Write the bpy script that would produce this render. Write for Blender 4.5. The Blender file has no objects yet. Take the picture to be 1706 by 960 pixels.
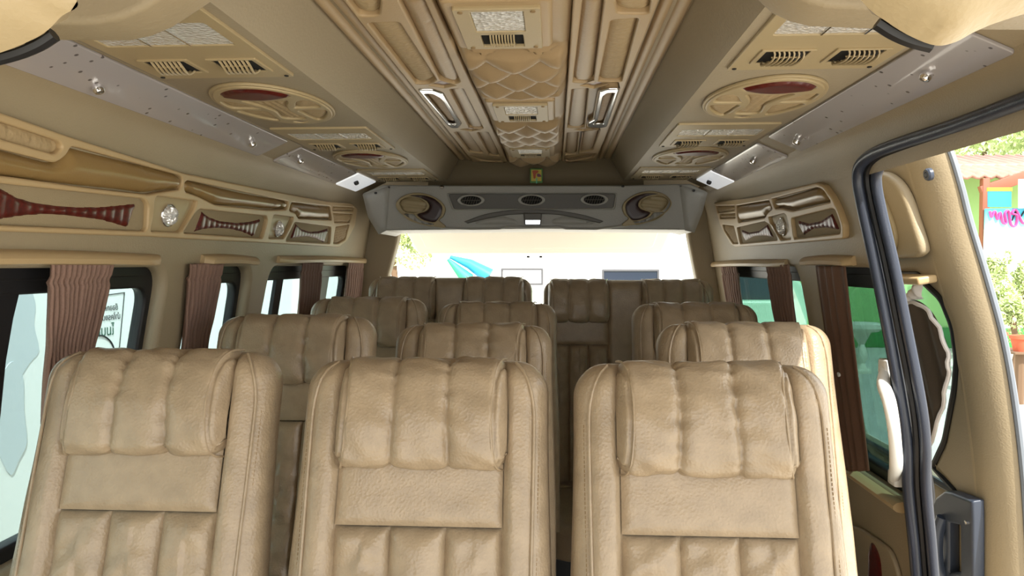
import bpy, bmesh, math, random
import numpy as np
from mathutils import Vector, noise, Matrix
from mathutils.geometry import delaunay_2d_cdt
random.seed(7)
SC = bpy.context.scene
COL = SC.collection
# ------------------------------------------------------------------ camera
F = 1232.0; VPX, VPY = 925.0, 440.0; CZ = 1.30
PHI = math.atan((480 - VPY) / F); TH = math.atan((VPX - 853) * math.cos(PHI) / F)
cam = bpy.data.cameras.new('camera'); cam.sensor_width = 36; cam.lens = F / 1706 * 36
cam.clip_start = 0.05; cam.clip_end = 200
camo = bpy.data.objects.new('camera', cam); COL.objects.link(camo)
camo.location = (0, 0, CZ); camo.rotation_euler = (math.pi / 2 - PHI, 0, TH)
SC.camera = camo
# ------------------------------------------------------------------ light
W = bpy.data.worlds.new('sky'); SC.world = W; W.use_nodes = True
wn = W.node_tree; wn.nodes.clear()
wo = wn.nodes.new('ShaderNodeOutputWorld'); wb = wn.nodes.new('ShaderNodeBackground')
wb.inputs[0].default_value = (0.93, 0.97, 1.0, 1); wb.inputs[1].default_value = 3.2
wn.links.new(wb.outputs[0], wo.inputs[0])
sun = bpy.data.lights.new('sun', 'SUN'); sun.energy = 12.0; sun.angle = math.radians(1.0); sun.color = (1, .95, .86)
suno = bpy.data.objects.new('sun', sun); COL.objects.link(suno)
suno.rotation_euler = Vector((0.29, -0.60, 0.76)).to_track_quat('Z', 'Y').to_euler()
SC.view_settings.view_transform = 'Standard'; SC.view_settings.look = 'None'
SC.view_settings.exposure = -0.25; SC.view_settings.gamma = 1; SC.view_settings.use_curve_mapping = False

# ------------------------------------------------------------------ geometry helpers
RIGHT = Vector((math.cos(TH), math.sin(TH), 0))
UP = Vector((-math.sin(TH) * math.sin(PHI), math.cos(TH) * math.sin(PHI), math.cos(PHI)))
FWD = Vector((-math.sin(TH) * math.cos(PHI), math.cos(TH) * math.cos(PHI), -math.sin(PHI)))
EYE = Vector((0, 0, CZ))
def ray(u, v): return RIGHT * ((u - 853) / F) - UP * ((v - 480) / F) + FWD
def PY(u, v, Y): d = ray(u, v); return EYE + d * (Y / d.y)
class Frame:
    """a flat working plane in the van: world point = o + a*ex + b*ey + h*n"""
    def __init__(s, o, ex, ey):
        s.o = Vector(o); s.ex = Vector(ex).normalized(); s.ey = Vector(ey).normalized(); s.n = s.ex.cross(s.ey).normalized()
    def ab(s, u, v):
        d = ray(u, v); k = (s.o - EYE).dot(s.n) / d.dot(s.n); p = EYE + d * k - s.o
        return (p.dot(s.ex), p.dot(s.ey))
    def tr(s, pts): return [s.ab(u, v) for u, v in pts]
    def w(s, a, b, h=0): return s.o + s.ex * a + s.ey * b + s.n * h
    def up(s, d): return Frame(s.o + s.n * d, s.ex, s.ey)
CX = -0.085
LEAN = 0.17
FL = Frame((CX - .80, 0, CZ), (0, 1, 0), (LEAN, 0, 1))       # left side wall
FR = Frame((CX + .80, 0, CZ), (0, -1, 0), (-LEAN, 0, 1))     # right side wall
FD = Frame((0, 0, CZ + .337), (1, 0, 0), (0, -1, 0))         # underside of the ducts
FC = Frame((0, 0, CZ + .42), (1, 0, 0), (0, -1, 0))          # roof lining
FA = Frame((0, 3.0, CZ), (1, 0, 0), (0, 0, 1))               # face of the rear air box

def mesh_obj(name, vs, fs, mat, parent=None, smooth=True, autos=None):
    me = bpy.data.meshes.new(name); me.from_pydata([tuple(v) for v in vs], [], fs); me.update()
    me.materials.append(mat)
    if smooth:
        me.polygons.foreach_set('use_smooth', [True] * len(me.polygons))
        if autos: me.set_sharp_from_angle(angle=math.radians(autos))
    o = bpy.data.objects.new(name, me); COL.objects.link(o)
    if parent: o.parent = parent; o.matrix_parent_inverse = parent.matrix_basis.inverted()
    return o
def tag(o, label, cat, group=None, kind=None):
    o['label'] = label; o['category'] = cat
    if group: o['group'] = group
    if kind: o['kind'] = kind
    return o
def struct(o): o['kind'] = 'structure'; return o
def empty(name, loc, label=None, cat=None, group=None):
    o = bpy.data.objects.new(name, None); COL.objects.link(o); o.location = loc; o.empty_display_size = .05
    if label: tag(o, label, cat, group)
    return o
def copy_tree(o, parent=None):
    c = o.copy(); COL.objects.link(c); c.parent = parent
    for ch in list(o.children): copy_tree(ch, c)
    return c
class MB:
    def __init__(s): s.v = []; s.f = []
    def add(s, vs, fs):
        k = len(s.v); s.v += [Vector(v) for v in vs]; s.f += [tuple(i + k for i in f) for f in fs]
    def grid(s, rows, closed=False):
        n = len(rows[0]); m = len(rows); vs = [p for r in rows for p in r]; fs = []
        for j in range(m - 1):
            for i in range(n if closed else n - 1):
                i2 = (i + 1) % n
                fs.append((j * n + i, j * n + i2, (j + 1) * n + i2, (j + 1) * n + i))
        s.add(vs, fs)
    def tube(s, pts, r, n=8, caps=True, flat=1.0, up=None):
        pts = [Vector(p) for p in pts]; rows = []; prev = None
        for i, p in enumerate(pts):
            t = (pts[min(i + 1, len(pts) - 1)] - pts[max(i - 1, 0)]).normalized()
            if prev is None:
                a = Vector(up) if up else (Vector((0, 0, 1)) if abs(t.z) < .9 else Vector((1, 0, 0)))
            else: a = prev
            a = (a - t * a.dot(t)).normalized(); prev = a; b = t.cross(a)
            rr = r[i] if isinstance(r, (list, tuple)) else r
            rows.append([p + a * (rr * flat * math.cos(2 * math.pi * k / n)) + b * (rr * math.sin(2 * math.pi * k / n)) for k in range(n)])
        s.grid(rows, True)
        if caps:
            k = len(s.v) - n * len(pts); s.f.append(tuple(range(k + n - 1, k - 1, -1))); s.f.append(tuple(range(len(s.v) - n, len(s.v))))
    def box(s, c, h, r=0.004, rot=None, seg=3):
        bm = bmesh.new(); bmesh.ops.create_cube(bm, size=2)
        for v in bm.verts: v.co = Vector((v.co.x * h[0], v.co.y * h[1], v.co.z * h[2]))
        if r > 0: bmesh.ops.bevel(bm, geom=bm.edges[:], offset=min(r, min(h) * .98), segments=seg, affect='EDGES', profile=.5)
        m = rot if rot else Matrix.Identity(3); bm.verts.index_update()
        s.add([Vector(c) + m @ v.co for v in bm.verts], [tuple(v.index for v in f.verts) for f in bm.faces]); bm.free()
    def mesh(s, me, T):
        s.add([T(v.co) for v in me.vertices], [tuple(p.vertices) for p in me.polygons])
    def done(s, name, mat, parent=None, smooth=True, autos=35): return mesh_obj(name, s.v, s.f, mat, parent, smooth, autos)
def fbox(fr, a, b, ha, hb, h0, h1, r=.003, mb=None):
    mb = mb or MB(); m = Matrix((fr.ex, fr.ey, fr.n)).transposed()
    mb.box(fr.w(a, b, (h0 + h1) / 2), (ha, hb, abs(h1 - h0) / 2), r, m); return mb
def cr(pts, n=8, closed=False):
    """catmull-rom through pts"""
    P = [np.array(p, float) for p in pts]; out = []; N = len(P)
    for i in range(N if closed else N - 1):
        p0 = P[(i - 1) % N] if closed or i > 0 else 2 * P[0] - P[1]
        p1, p2 = P[i % N], P[(i + 1) % N]
        p3 = P[(i + 2) % N] if closed or i + 2 < N else 2 * P[-1] - P[-2]
        for k in range(n):
            t = k / n
            out.append(.5 * ((2 * p1) + (-p0 + p2) * t + (2 * p0 - 5 * p1 + 4 * p2 - p3) * t * t + (-p0 + 3 * p1 - 3 * p2 + p3) * t ** 3))
    if not closed: out.append(P[-1])
    return [tuple(float(x) for x in p) for p in out]
def rp(pts, r, n=5):
    """polygon with rounded corners"""
    out = []; N = len(pts)
    for i in range(N):
        p = Vector(pts[i]).to_2d(); a = Vector(pts[i - 1]).to_2d() - p; b = Vector(pts[(i + 1) % N]).to_2d() - p
        rr = min(r, a.length * .48, b.length * .48)
        p0 = p + a.normalized() * rr; p1 = p + b.normalized() * rr
        for k in range(n + 1):
            t = k / n; q = p0 * (1 - t) ** 2 + p * 2 * t * (1 - t) + p1 * t * t; out.append((q.x, q.y))
    return out
def ell(cx, cy, rx, ry, n=40, rot=0, a0=0, a1=2 * math.pi):
    c, s = math.cos(rot), math.sin(rot)
    return [(cx + rx * math.cos(t) * c - ry * math.sin(t) * s, cy + rx * math.cos(t) * s + ry * math.sin(t) * c) for t in [a0 + (a1 - a0) * k / n for k in range(n)]]
def curve_mesh(splines, ext, bev, seg=2):
    cu = bpy.data.curves.new('c', 'CURVE'); cu.dimensions = '2D'; cu.fill_mode = 'BOTH'
    cu.extrude = max(ext - bev, 0); cu.bevel_depth = bev; cu.bevel_resolution = seg; cu.offset = -bev
    for sp in splines:
        s = cu.splines.new('POLY'); s.points.add(len(sp) - 1)
        for p, q in zip(s.points, sp): p.co = (q[0], q[1], 0, 1)
        s.use_cyclic_u = True
    o = bpy.data.objects.new('c', cu); COL.objects.link(o); dg = bpy.context.evaluated_depsgraph_get()
    me = bpy.data.meshes.new_from_object(o.evaluated_get(dg)); bpy.data.objects.remove(o); bpy.data.curves.remove(cu)
    return me
def plate(name, fr, outer, holes, h0, h1, mat, parent=None, bev=.002, seg=2, mb=None):
    me = curve_mesh([outer] + list(holes), (h1 - h0) / 2, bev, seg); hm = (h0 + h1) / 2
    m = MB() if mb is None else mb; m.mesh(me, lambda c: fr.w(c.x, c.y, c.z + hm)); bpy.data.meshes.remove(me)
    if mb is not None: return m
    return m.done(name, mat, parent, True, 40)
def pip(x, y, P):
    """vectorised point in polygon + distance to it"""
    P = np.array(P); A = P; B = np.roll(P, -1, 0)
    inside = np.zeros(len(x), bool); dist = np.full(len(x), 1e9)
    for (ax, ay), (bx, by) in zip(A, B):
        c = ((ay > y) != (by > y)); xi = (bx - ax) * (y - ay) / ((by - ay) if by != ay else 1e-12) + ax
        inside ^= c & (x < xi)
        dx, dy = bx - ax, by - ay; L2 = dx * dx + dy * dy + 1e-18
        t = np.clip(((x - ax) * dx + (y - ay) * dy) / L2, 0, 1)
        dist = np.minimum(dist, np.hypot(x - ax - t * dx, y - ay - t * dy))
    return inside, dist
def puff(name, fr, poly, h, r, base, mat, parent=None, fn=None, s=.006, mb=None):
    """pillowed panel filling an outline"""
    L = []; N = len(poly)
    for i in range(N):
        p, q = np.array(poly[i]), np.array(poly[(i + 1) % N]); k = max(1, int(math.ceil(np.linalg.norm(q - p) / s)))
        if np.linalg.norm(q - p) < 1e-7: continue
        for j in range(k): L.append(tuple(p + (q - p) * j / k))
    A = np.array(L); x0, y0 = A.min(0); x1, y1 = A.max(0)
    gx, gy = np.meshgrid(np.arange(x0, x1, s), np.arange(y0, y1, s * .87)); gx = gx + (np.arange(gx.shape[0]) % 2)[:, None] * s * .5
    gx, gy = gx.ravel(), gy.ravel(); ins, d = pip(gx, gy, L); ok = ins & (d > s * .55)
    pts = L + list(zip(gx[ok].tolist(), gy[ok].tolist()))
    nb = len(L)
    res = delaunay_2d_cdt([Vector(p) for p in pts], [(i, (i + 1) % nb) for i in range(nb)], [], 1, 1e-6)
    V = np.array([tuple(v) for v in res[0]]); _, dd = pip(V[:, 0], V[:, 1], L); dd[dd < 1e-6] = 0
    t = np.clip(dd / r, 0, 1); hh = base + h * np.sqrt(1 - (1 - t) ** 2)
    if fn is not None: hh = hh + fn(V[:, 0], V[:, 1], dd)
    vs = [fr.w(a, b, c) for (a, b), c in zip(V, hh)]
    fs = []
    for f in res[2]:
        f = list(f); p = [V[i] for i in f]
        ar = sum(p[i][0] * p[(i + 1) % len(p)][1] - p[(i + 1) % len(p)][0] * p[i][1] for i in range(len(p)))
        fs.append(tuple(f if ar > 0 else f[::-1]))
    if mb is not None: mb.add(vs, fs); return mb
    return mesh_obj(name, vs, fs, mat, parent, True, 50)
def text_mesh(body, fr, a, b, size, h, mat, name, parent, mirror=False, depth=.0004, align='CENTER'):
    cu = bpy.data.curves.new('t', 'FONT'); cu.body = body; cu.size = size; cu.extrude = depth; cu.align_x = align; cu.resolution_u = 3
    o = bpy.data.objects.new('t', cu); COL.objects.link(o); dg = bpy.context.evaluated_depsgraph_get()
    me = bpy.data.meshes.new_from_object(o.evaluated_get(dg)); bpy.data.objects.remove(o); bpy.data.curves.remove(cu)
    m = MB(); k = -1 if mirror else 1
    m.mesh(me, lambda c: fr.w(a + k * c.x, b + c.y, h + c.z)); bpy.data.meshes.remove(me)
    return m.done(name, mat, parent, False)

# ------------------------------------------------------------------ materials
def srgb(h):
    h = h.lstrip('#'); c = [int(h[i:i + 2], 16) / 255 for i in (0, 2, 4)]
    return tuple(x / 12.92 if x < .04045 else ((x + .055) / 1.055) ** 2.4 for x in c) + (1,)
def mat(name, col, rough=.5, metal=0, bump=0, bscale=200, var=0, vscale=6, spec=.5, coat=0, col2=None, stretch=None):
    m = bpy.data.materials.new(name); m.use_nodes = True; nt = m.node_tree; b = nt.nodes['Principled BSDF']
    c = srgb(col) if isinstance(col, str) else col
    b.inputs['Base Color'].default_value = c; b.inputs['Roughness'].default_value = rough; b.inputs['Metallic'].default_value = metal
    b.inputs['Specular IOR Level'].default_value = spec; b.inputs['Coat Weight'].default_value = coat
    tc = nt.nodes.new('ShaderNodeTexCoord'); src = tc.outputs['Object']
    if stretch:
        mp = nt.nodes.new('ShaderNodeMapping'); mp.inputs['Scale'].default_value = stretch; nt.links.new(src, mp.inputs[0]); src = mp.outputs[0]
    if bump:
        n = nt.nodes.new('ShaderNodeTexNoise'); n.inputs['Scale'].default_value = bscale; n.inputs['Detail'].default_value = 3
        n2 = nt.nodes.new('ShaderNodeTexVoronoi'); n2.inputs['Scale'].default_value = bscale * .7
        ad = nt.nodes.new('ShaderNodeMath'); ad.operation = 'ADD'; nt.links.new(n.outputs[0], ad.inputs[0]); nt.links.new(n2.outputs[0], ad.inputs[1])
        bp = nt.nodes.new('ShaderNodeBump'); bp.inputs['Strength'].default_value = bump; bp.inputs['Distance'].default_value = .001
        nt.links.new(src, n.inputs['Vector']); nt.links.new(src, n2.inputs['Vector'])
        nt.links.new(ad.outputs[0], bp.inputs['Height']); nt.links.new(bp.outputs[0], b.inputs['Normal'])
    if var or col2:
        n = nt.nodes.new('ShaderNodeTexNoise'); n.inputs['Scale'].default_value = vscale; n.inputs['Detail'].default_value = 5
        r = nt.nodes.new('ShaderNodeValToRGB'); nt.links.new(src, n.inputs['Vector']); nt.links.new(n.outputs[0], r.inputs[0])
        r.color_ramp.elements[0].position = .35; r.color_ramp.elements[1].position = .65
        k = 1 - var; c2 = srgb(col2) if col2 else (c[0] * k, c[1] * k, c[2] * k, 1)
        r.color_ramp.elements[0].color = c2; r.color_ramp.elements[1].color = c
        nt.links.new(r.outputs[0], b.inputs['Base Color'])
    return m
def glassmat(name, tint, ior=1.45, refl=1.0):
    m = bpy.data.materials.new(name); m.use_nodes = True; nt = m.node_tree; nt.nodes.clear()
    o = nt.nodes.new('ShaderNodeOutputMaterial'); t = nt.nodes.new('ShaderNodeBsdfTransparent'); g = nt.nodes.new('ShaderNodeBsdfGlossy')
    lw = nt.nodes.new('ShaderNodeLayerWeight'); lw.inputs[0].default_value = .5; mx = nt.nodes.new('ShaderNodeMixShader')
    pw = nt.nodes.new('ShaderNodeMath'); pw.operation = 'POWER'; pw.inputs[1].default_value = 5; nt.links.new(lw.outputs['Facing'], pw.inputs[0])
    f = nt.nodes.new('ShaderNodeMath'); f.operation = 'MULTIPLY_ADD'; f.inputs[1].default_value = .6; f.inputs[2].default_value = .03; nt.links.new(pw.outputs[0], f.inputs[0])
    t.inputs[0].default_value = tint + (1,); g.inputs['Roughness'].default_value = .02
    nt.links.new(f.outputs[0], mx.inputs[0]); nt.links.new(t.outputs[0], mx.inputs[1]); nt.links.new(g.outputs[0], mx.inputs[2]); nt.links.new(mx.outputs[0], o.inputs[0])
    return m
LEATHER = mat('seat_leather', '#a79378', .30, bump=.5, bscale=300, var=.16, vscale=30)
STITCH = mat('stitch_thread', '#8b7350', .8)
TRIM = mat('trim_leather', '#9b8c71', .5, bump=.3, bscale=300, var=.05)
TRIMW = mat('side_trim_plastic', '#b59c74', .42, bump=.08, bscale=500)
PAD = mat('tan_pad_leather', '#8f7448', .3, bump=.1, bscale=400, var=.06)
SUEDE = mat('beige_suede', '#978769', .85, bump=.4, bscale=700)
PERF = mat('perforated_leather', '#ab946f', .6, bump=1.0, bscale=160, var=.1, vscale=90)
DUCTM = mat('duct_vinyl', '#998c75', .5, bump=.3, bscale=260, var=.04)
PLATE = mat('vent_plate_plastic', '#a89673', .4, bump=.1, bscale=500)
CEILP = mat('ceiling_panel_plastic', '#a8906d', .38, bump=.1, bscale=500)
CEILPAD = mat('ceiling_pad_leather', '#a08867', .35, bump=.15, bscale=350, var=.05)
WOOD = mat('red_wood_veneer', '#5c160f', .38, var=.5, vscale=25, coat=.12, stretch=(1, 6, 6))
DARKWOOD = mat('dark_burgundy_plastic', '#2c1414', .35)
BOXM = mat('grey_vinyl', '#9b9992', .42, bump=.3, bscale=250)
BOXD = mat('dark_grey_plastic', '#55524c', .45)
CREAM = mat('cream_plastic', '#9a8a68', .45)
BLACK = mat('black_rubber', '#121316', .45)
SEAL = mat('blue_black_seal', '#2b303c', .33, bump=.2, bscale=500)
HANDLE = mat('slate_plastic', '#343c4b', .38, bump=.15, bscale=600)
CHROME = mat('chrome', (.85, .85, .87, 1), .12, 1)
DARK = mat('dark_cavity', '#0c0b0a', .9)
ACRYL = mat('acrylic_cover', '#9b9696', .16, var=.05, vscale=5, coat=.6)
WHITEREFL = mat('white_acrylic_painted_reflection', '#f2f4f6', .12, coat=1)
WHITEREFL.node_tree.nodes['Principled BSDF'].inputs['Emission Color'].default_value = (.95, .98, 1, 1); WHITEREFL.node_tree.nodes['Principled BSDF'].inputs['Emission Strength'].default_value = .9  # no lamp behind: added glow stands in for the rear opening's reflection
IVORY = mat('ivory_plastic', '#e2e2dc', .3)
CURT = mat('mauve_brown_curtain', '#876a5b', .75, bump=.5, bscale=500, var=.1, vscale=3)
CURT2 = mat('brown_blind', '#6b4d3c', .6, bump=.3, bscale=300, var=.12, vscale=4)
SHEER = mat('grey_brown_fabric', '#5b4d40', .85, bump=.3, bscale=300)
PAPERW = mat('white_wrap', '#e9e0da', .6)
CARPET = mat('floor_vinyl', '#5d4a38', .6, bump=.3, bscale=80, var=.3)
GLASS = glassmat('tinted_glass', (.62, .71, .72))
GLASSD = glassmat('dark_tinted_glass', (.40, .52, .50))
CONC = mat('concrete_ground', '#cfc9bd', .9, bump=.4, bscale=20, var=.15, vscale=1)
WWALL = mat('white_paint', '#f3f4f2', .8, var=.05, vscale=2)
GREENW = mat('green_paint', '#a9d488', .8, var=.05, vscale=2)
TEALG = mat('mint_paint', '#9fe0b0', .8)
REDROOF = mat('terracotta_tile', '#b58374', .8, var=.2, vscale=4)
ORANGE = mat('orange_steel', '#96543f', .6)
BLUE = mat('blue_tarp', '#2a93c0', .5)
YEL = mat('yellow_vinyl', '#e8c530', .6)
PINK = mat('pink_paint', '#e0569a', .6)
TEAL = mat('teal_vinyl', '#28b4c0', .5)
LEAF = mat('leaf_green', '#6f9540', .6, var=.35, vscale=3)
BARK = mat('bark', '#6a5440', .9)
INK = mat('black_ink', '#20242a', .8)
GINK = mat('green_ink', '#1f5b46', .8)
STONE = mat('pale_stone', '#e2dcc8', .8, bump=.5, bscale=30)
POT = mat('clay_pot', '#b4583a', .8)
CAR = mat('pale_car_paint', '#bfe2c8', .3, coat=.5)
def lensmat():
    m = mat('clear_ribbed_lens', '#ececea', .12, metal=.5, bump=0); nt = m.node_tree; b = nt.nodes['Principled BSDF']
    tc = nt.nodes.new('ShaderNodeTexCoord'); mp = nt.nodes.new('ShaderNodeMapping'); mp.inputs['Scale'].default_value = (110, 110, 110); mp.inputs['Rotation'].default_value = (.3, .2, .78)
    v = nt.nodes.new('ShaderNodeTexChecker'); v.inputs['Scale'].default_value = 1
    vo = nt.nodes.new('ShaderNodeTexVoronoi'); vo.inputs['Scale'].default_value = 1.3
    nt.links.new(tc.outputs['Object'], mp.inputs[0]); nt.links.new(mp.outputs[0], vo.inputs['Vector'])
    bp = nt.nodes.new('ShaderNodeBump'); bp.inputs['Strength'].default_value = .9; bp.inputs['Distance'].default_value = .003
    nt.links.new(vo.outputs['Distance'], bp.inputs['Height']); nt.links.new(bp.outputs[0], b.inputs['Normal']); return m
LENS = lensmat()
def acryl_spots(m, sc=38):
    nt = m.node_tree; b = nt.nodes['Principled BSDF']; tc = nt.nodes.new('ShaderNodeTexCoord')
    v = nt.nodes.new('ShaderNodeTexVoronoi'); v.inputs['Scale'].default_value = sc; v.inputs['Randomness'].default_value = 1
    r = nt.nodes.new('ShaderNodeValToRGB'); r.color_ramp.elements[0].position = .10; r.color_ramp.elements[1].position = .16
    r.color_ramp.elements[0].color = srgb('#5d5858'); r.color_ramp.elements[1].color = srgb('#a8a3a4')
    nt.links.new(tc.outputs['Object'], v.inputs['Vector']); nt.links.new(v.outputs['Distance'], r.inputs[0]); nt.links.new(r.outputs[0], b.inputs['Base Color'])
acryl_spots(ACRYL)

# ================================================================== SETTING: van shell
# left wall with three window holes
WL = [[(.30, -.56), (1.63, -.56), (1.645, -.01), (.30, -.01)], [(1.75, -.56), (2.12, -.56), (2.12, -.01), (1.79, -.01)], [(2.22, -.56), (3.22, -.56), (3.22, -.01), (2.27, -.01)]]
WR = [[(1.71, -.56), (2.10, -.56), (2.08, -.01), (1.71, -.01)], [(2.20, -.56), (3.22, -.56), (3.22, -.01), (2.24, -.01)]]
def wall_top(mb, sgn, y0, y1):
    rows = []
    prof = [(.7675, .195), (.7635, .212), (.760, .232), (.756, .250), (.750, .267), (.742, .281), (.733, .290), (.726, .295), (.70, .33), (.76, .36), (.80, .32), (.80, .26)]
    for y in np.linspace(y0, y1, 12): rows.append([Vector((CX + sgn * a, y, CZ + b)) for a, b in prof])
    mb.grid(rows)
mb = MB()
plate('', FL, rp([(-.5, -1.3), (3.42, -1.3), (3.42, .262), (-.5, .262)], .001), [rp(h, .06, 8) for h in WL], -.05, 0, None, bev=.018, seg=4, mb=mb)
wall_top(mb, -1, -.5, 3.42)
struct(mb.done('wall_left', TRIM))
door = FR.tr([(1436, 285), (1446, 345), (1466, 435), (1486, 537), (1511, 667), (1521, 740), (1523, 810), (1532, 900), (1538, 965)])
dn = door[-1]
dpts = [(-.5, .262), (-.5, .238), (-1.40, .236), (-1.53, .225)] + door + [(dn[0], -1.3), (-3.42, -1.3), (-3.42, .262)]
mb = MB()
plate('', FR, dpts, [rp([(-a, b) for a, b in h], .06, 8) for h in WR], -.034, 0, None, bev=.012, seg=4, mb=mb)
wall_top(mb, 1, -.5, 3.42)
struct(mb.done('wall_right', TRIM))
# floor and roof
mb = MB(); mb.box((CX, 1.45, -.02), (.98, 1.95, .02), .004); struct(mb.done('floor', CARPET))
mb = MB(); mb.box((CX, 1.5, CZ + .46), (.86, 1.98, .03), .004)
struct(mb.done('ceiling', TRIM))
# rear wall with hatch opening
FB = Frame((0, 3.40, CZ), (1, 0, 0), (0, 0, 1))
hole = FB.tr([(670, 345), (1138, 345), (1146, 400), (1160, 470), (1166, 620), (632, 620), (648, 460), (664, 400)])
out = [(CX - .98, -1.3), (CX + .98, -1.3), (CX + .80, .4), (CX - .80, .4)]
struct(plate('wall_rear', FB, out, [rp(hole, .02)], -.05, .02, TRIM, bev=.012, seg=3))
# dark upright face above the rear air box
mb = MB(); rows = []
pl = PY(750, 272, 3.1); pr = PY(1030, 270, 3.1)
for k in range(9):
    t = k / 8; z = CZ + .44 - .12 * t; y = 3.06 + .05 * math.sin(t * 2.4)
    rows.append([Vector((x, y - .02 * math.cos((x - CX) * 3), z)) for x in np.linspace(CX - .45, CX + .45, 14)])
mb.grid(rows); struct(mb.done('trim_1', mat('brown_grey_vinyl', '#6e6149', .7, bump=.2, bscale=260)))
# windows
def window(n, fr, hole, sg, bars=(), gm=GLASS, header=.05, slab=None):
    h = [(sg * a, b) for a, b in hole]
    if sg < 0: h = h[::-1]
    cx = sum(p[0] for p in h) / 4; cy = sum(p[1] for p in h) / 4
    outer = rp([(cx + (a - cx) * 1.0 + (.02 if (a > cx and sg > 0) or a < cx - 99 else (.006 if a > cx else -.02)), b + (.02 if b > cy else -.02)) for a, b in h], .06, 8)
    inner = rp([(a + (-.022 if a > cx else .022), b + (-header if b > cy else .03)) for a, b in h], .045, 8)
    f = plate(f'window_{n}', fr, outer, [inner], -.055, -.028, BLACK, bev=.006); struct(f)
    plate('glass', fr, rp([(a, b) for a, b in h], .05), [], -.046, -.043, gm, f, bev=.0005, seg=0)
    for (a, w, lean) in bars:
        a *= sg
        m = MB(); bt = max(p[1] for p in h); bb = min(p[1] for p in h)
        m.grid([[fr.w(a - w, bt, x), fr.w(a + w, bt, x), fr.w(a + w + lean, bb, x), fr.w(a - w + lean, bb, x)] for x in (-.042, -.030)], True)
        m.f.append((4, 5, 6, 7)); m.f.append((3, 2, 1, 0)); m.done('divider', BLACK, f, False)
    m = MB(); m.tube([fr.w(h[0][0] * .98 + h[1][0] * .02, max(p[1] for p in h) - .022, -.03), fr.w(h[1][0] * .98 + h[0][0] * .02, max(p[1] for p in h) - .022, -.03)], .003, 8)
    m.done('curtain_track', BLACK, f)
window(1, FL, WL[0], 1)
plate('divider', FL, FL.up(-.036).tr([(-120, 455), (33, 468), (18, 530), (6, 600), (-8, 740), (-22, 880), (-260, 900)]), [], -.043, -.030, BLACK, bpy.data.objects['window_1'], bev=.003)
window(2, FL, WL[1], 1)
window(3, FL, WL[2], 1, bars=((2.44, .03, 0), (2.93, .05, 0)))
window(4, FR, WR[0], -1, gm=GLASSD, header=.055)
window(5, FR, WR[1], -1, gm=GLASSD)

# ================================================================== ducts, acrylic strips
def prism(name, pts, y0, y1, matl, bev=.01, n=1):
    fr = Frame((0, y0, 0), (1, 0, 0), (0, 0, 1))
    return plate(name, fr, pts, [], -(y1 - y0), 0, matl, bev=bev, seg=4)
for sgn, side in ((-1, 'left'), (1, 'right')):
    pts = [(CX + sgn * a, CZ + b) for a, b in ((.31, .435), (.31, .422), (.359, .337), (.637, .337), (.66, .345), (.66, .435))]
    if sgn > 0: pts = pts[::-1]
    o = prism('overhead_duct', pts, .875, 3.02, DUCTM, .006)
    tag(o, f'long beige vinyl air duct running along the {side} side of the ceiling', 'air duct', 'overhead air ducts')
    # bead mouldings between duct and roof centre
    for k, (xa, xb) in enumerate(((.252, .279), (.281, .309))):
        m = MB(); rows = []
        for y in np.linspace(.875, 3.0, 24): rows.append([Vector((CX + sgn * (xa + (xb - xa) * t), y, CZ + .435 - .014 * math.sin(math.pi * min(1, max(0, t * 1.1 - .05))) ** .5)) for t in np.linspace(0, 1, 9)])
        m.grid(rows); o = m.done('ceiling_moulding', CEILP)
        tag(o, f'{"inner" if k == 0 else "outer"} rounded beige moulding strip along the {side} side of the padded roof centre', 'moulding', 'ceiling mouldings')
# sloping strip between duct and side wall
def strip_frame(sgn):
    if sgn < 0: return Frame((CX - .637, 0, CZ + .337), (0, 1, 0), (.093, 0, .042))
    return Frame((CX + .637, 0, CZ + .337), (0, -1, 0), (-.093, 0, .042))
SW = math.hypot(.093, .042)
KN = {-1: [(160, 140), (418, 234), (498, 263), (592, 301)], 1: [(1547, 118), (1330, 230), (1257, 264), (1183, 300)]}
for sgn, side in ((-1, 'left'), (1, 'right')):
    fs = strip_frame(sgn); s = -sgn
    m = MB(); a0, a1 = sorted((s * .62, s * 3.1))
    plate('', fs, [(a0, -SW - .012), (a1, -SW - .012), (a1, .012), (a0, .012)], [], -.01, -.002, None, bev=.001, mb=m)
    struct(m.done('trim_2' if sgn < 0 else 'trim_3', TRIM))
    segs = [(1.0 if sgn < 0 else 1.08, 1.98, 'long spotted clear', ACRYL), (2.09, 2.68, 'short grey', ACRYL), (2.70, 2.97, 'small white painted-reflection', WHITEREFL)]
    knobs = KN[sgn]
    kn_map = {0: knobs[:2], 1: knobs[2:3], 2: knobs[3:]}
    for k, (y0, y1, desc, mm) in enumerate(segs):
        a0, a1 = sorted((s * y0, s * y1)); poly = rp([(a0, -SW + .004), (a1, -SW + .004), (a1, -.004), (a0, -.004)], .008)
        g = empty('acrylic_cover', fs.w(s * (y0 + y1) / 2, -SW / 2, 0), f'{desc} light cover on {side} ceiling strip' + (', nearest the camera' if k == 0 else ', behind the long cover' if k == 1 else ', at its far end'), 'light cover', 'acrylic light covers')
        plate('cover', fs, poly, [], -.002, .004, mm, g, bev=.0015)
        for (u, v) in kn_map[k]:
            a, b = fs.ab(u, v); r = .0095; m = MB()
            b = min(max(b, -SW + .03), -.03); 
            prof = [(0, .0035), (r * .9, .0035), (r, .006), (r, .012), (r * .8, .0165), (r * .4, .018), (0, .018)]
            rows = [[fs.w(a + q * math.cos(t), b + q * math.sin(t), h) for t in np.linspace(0, 2 * math.pi, 16, endpoint=False)] for q, h in prof]
            m.grid(rows, True); m.done('knob', CHROME if k < 2 else BLACK, g)

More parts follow.
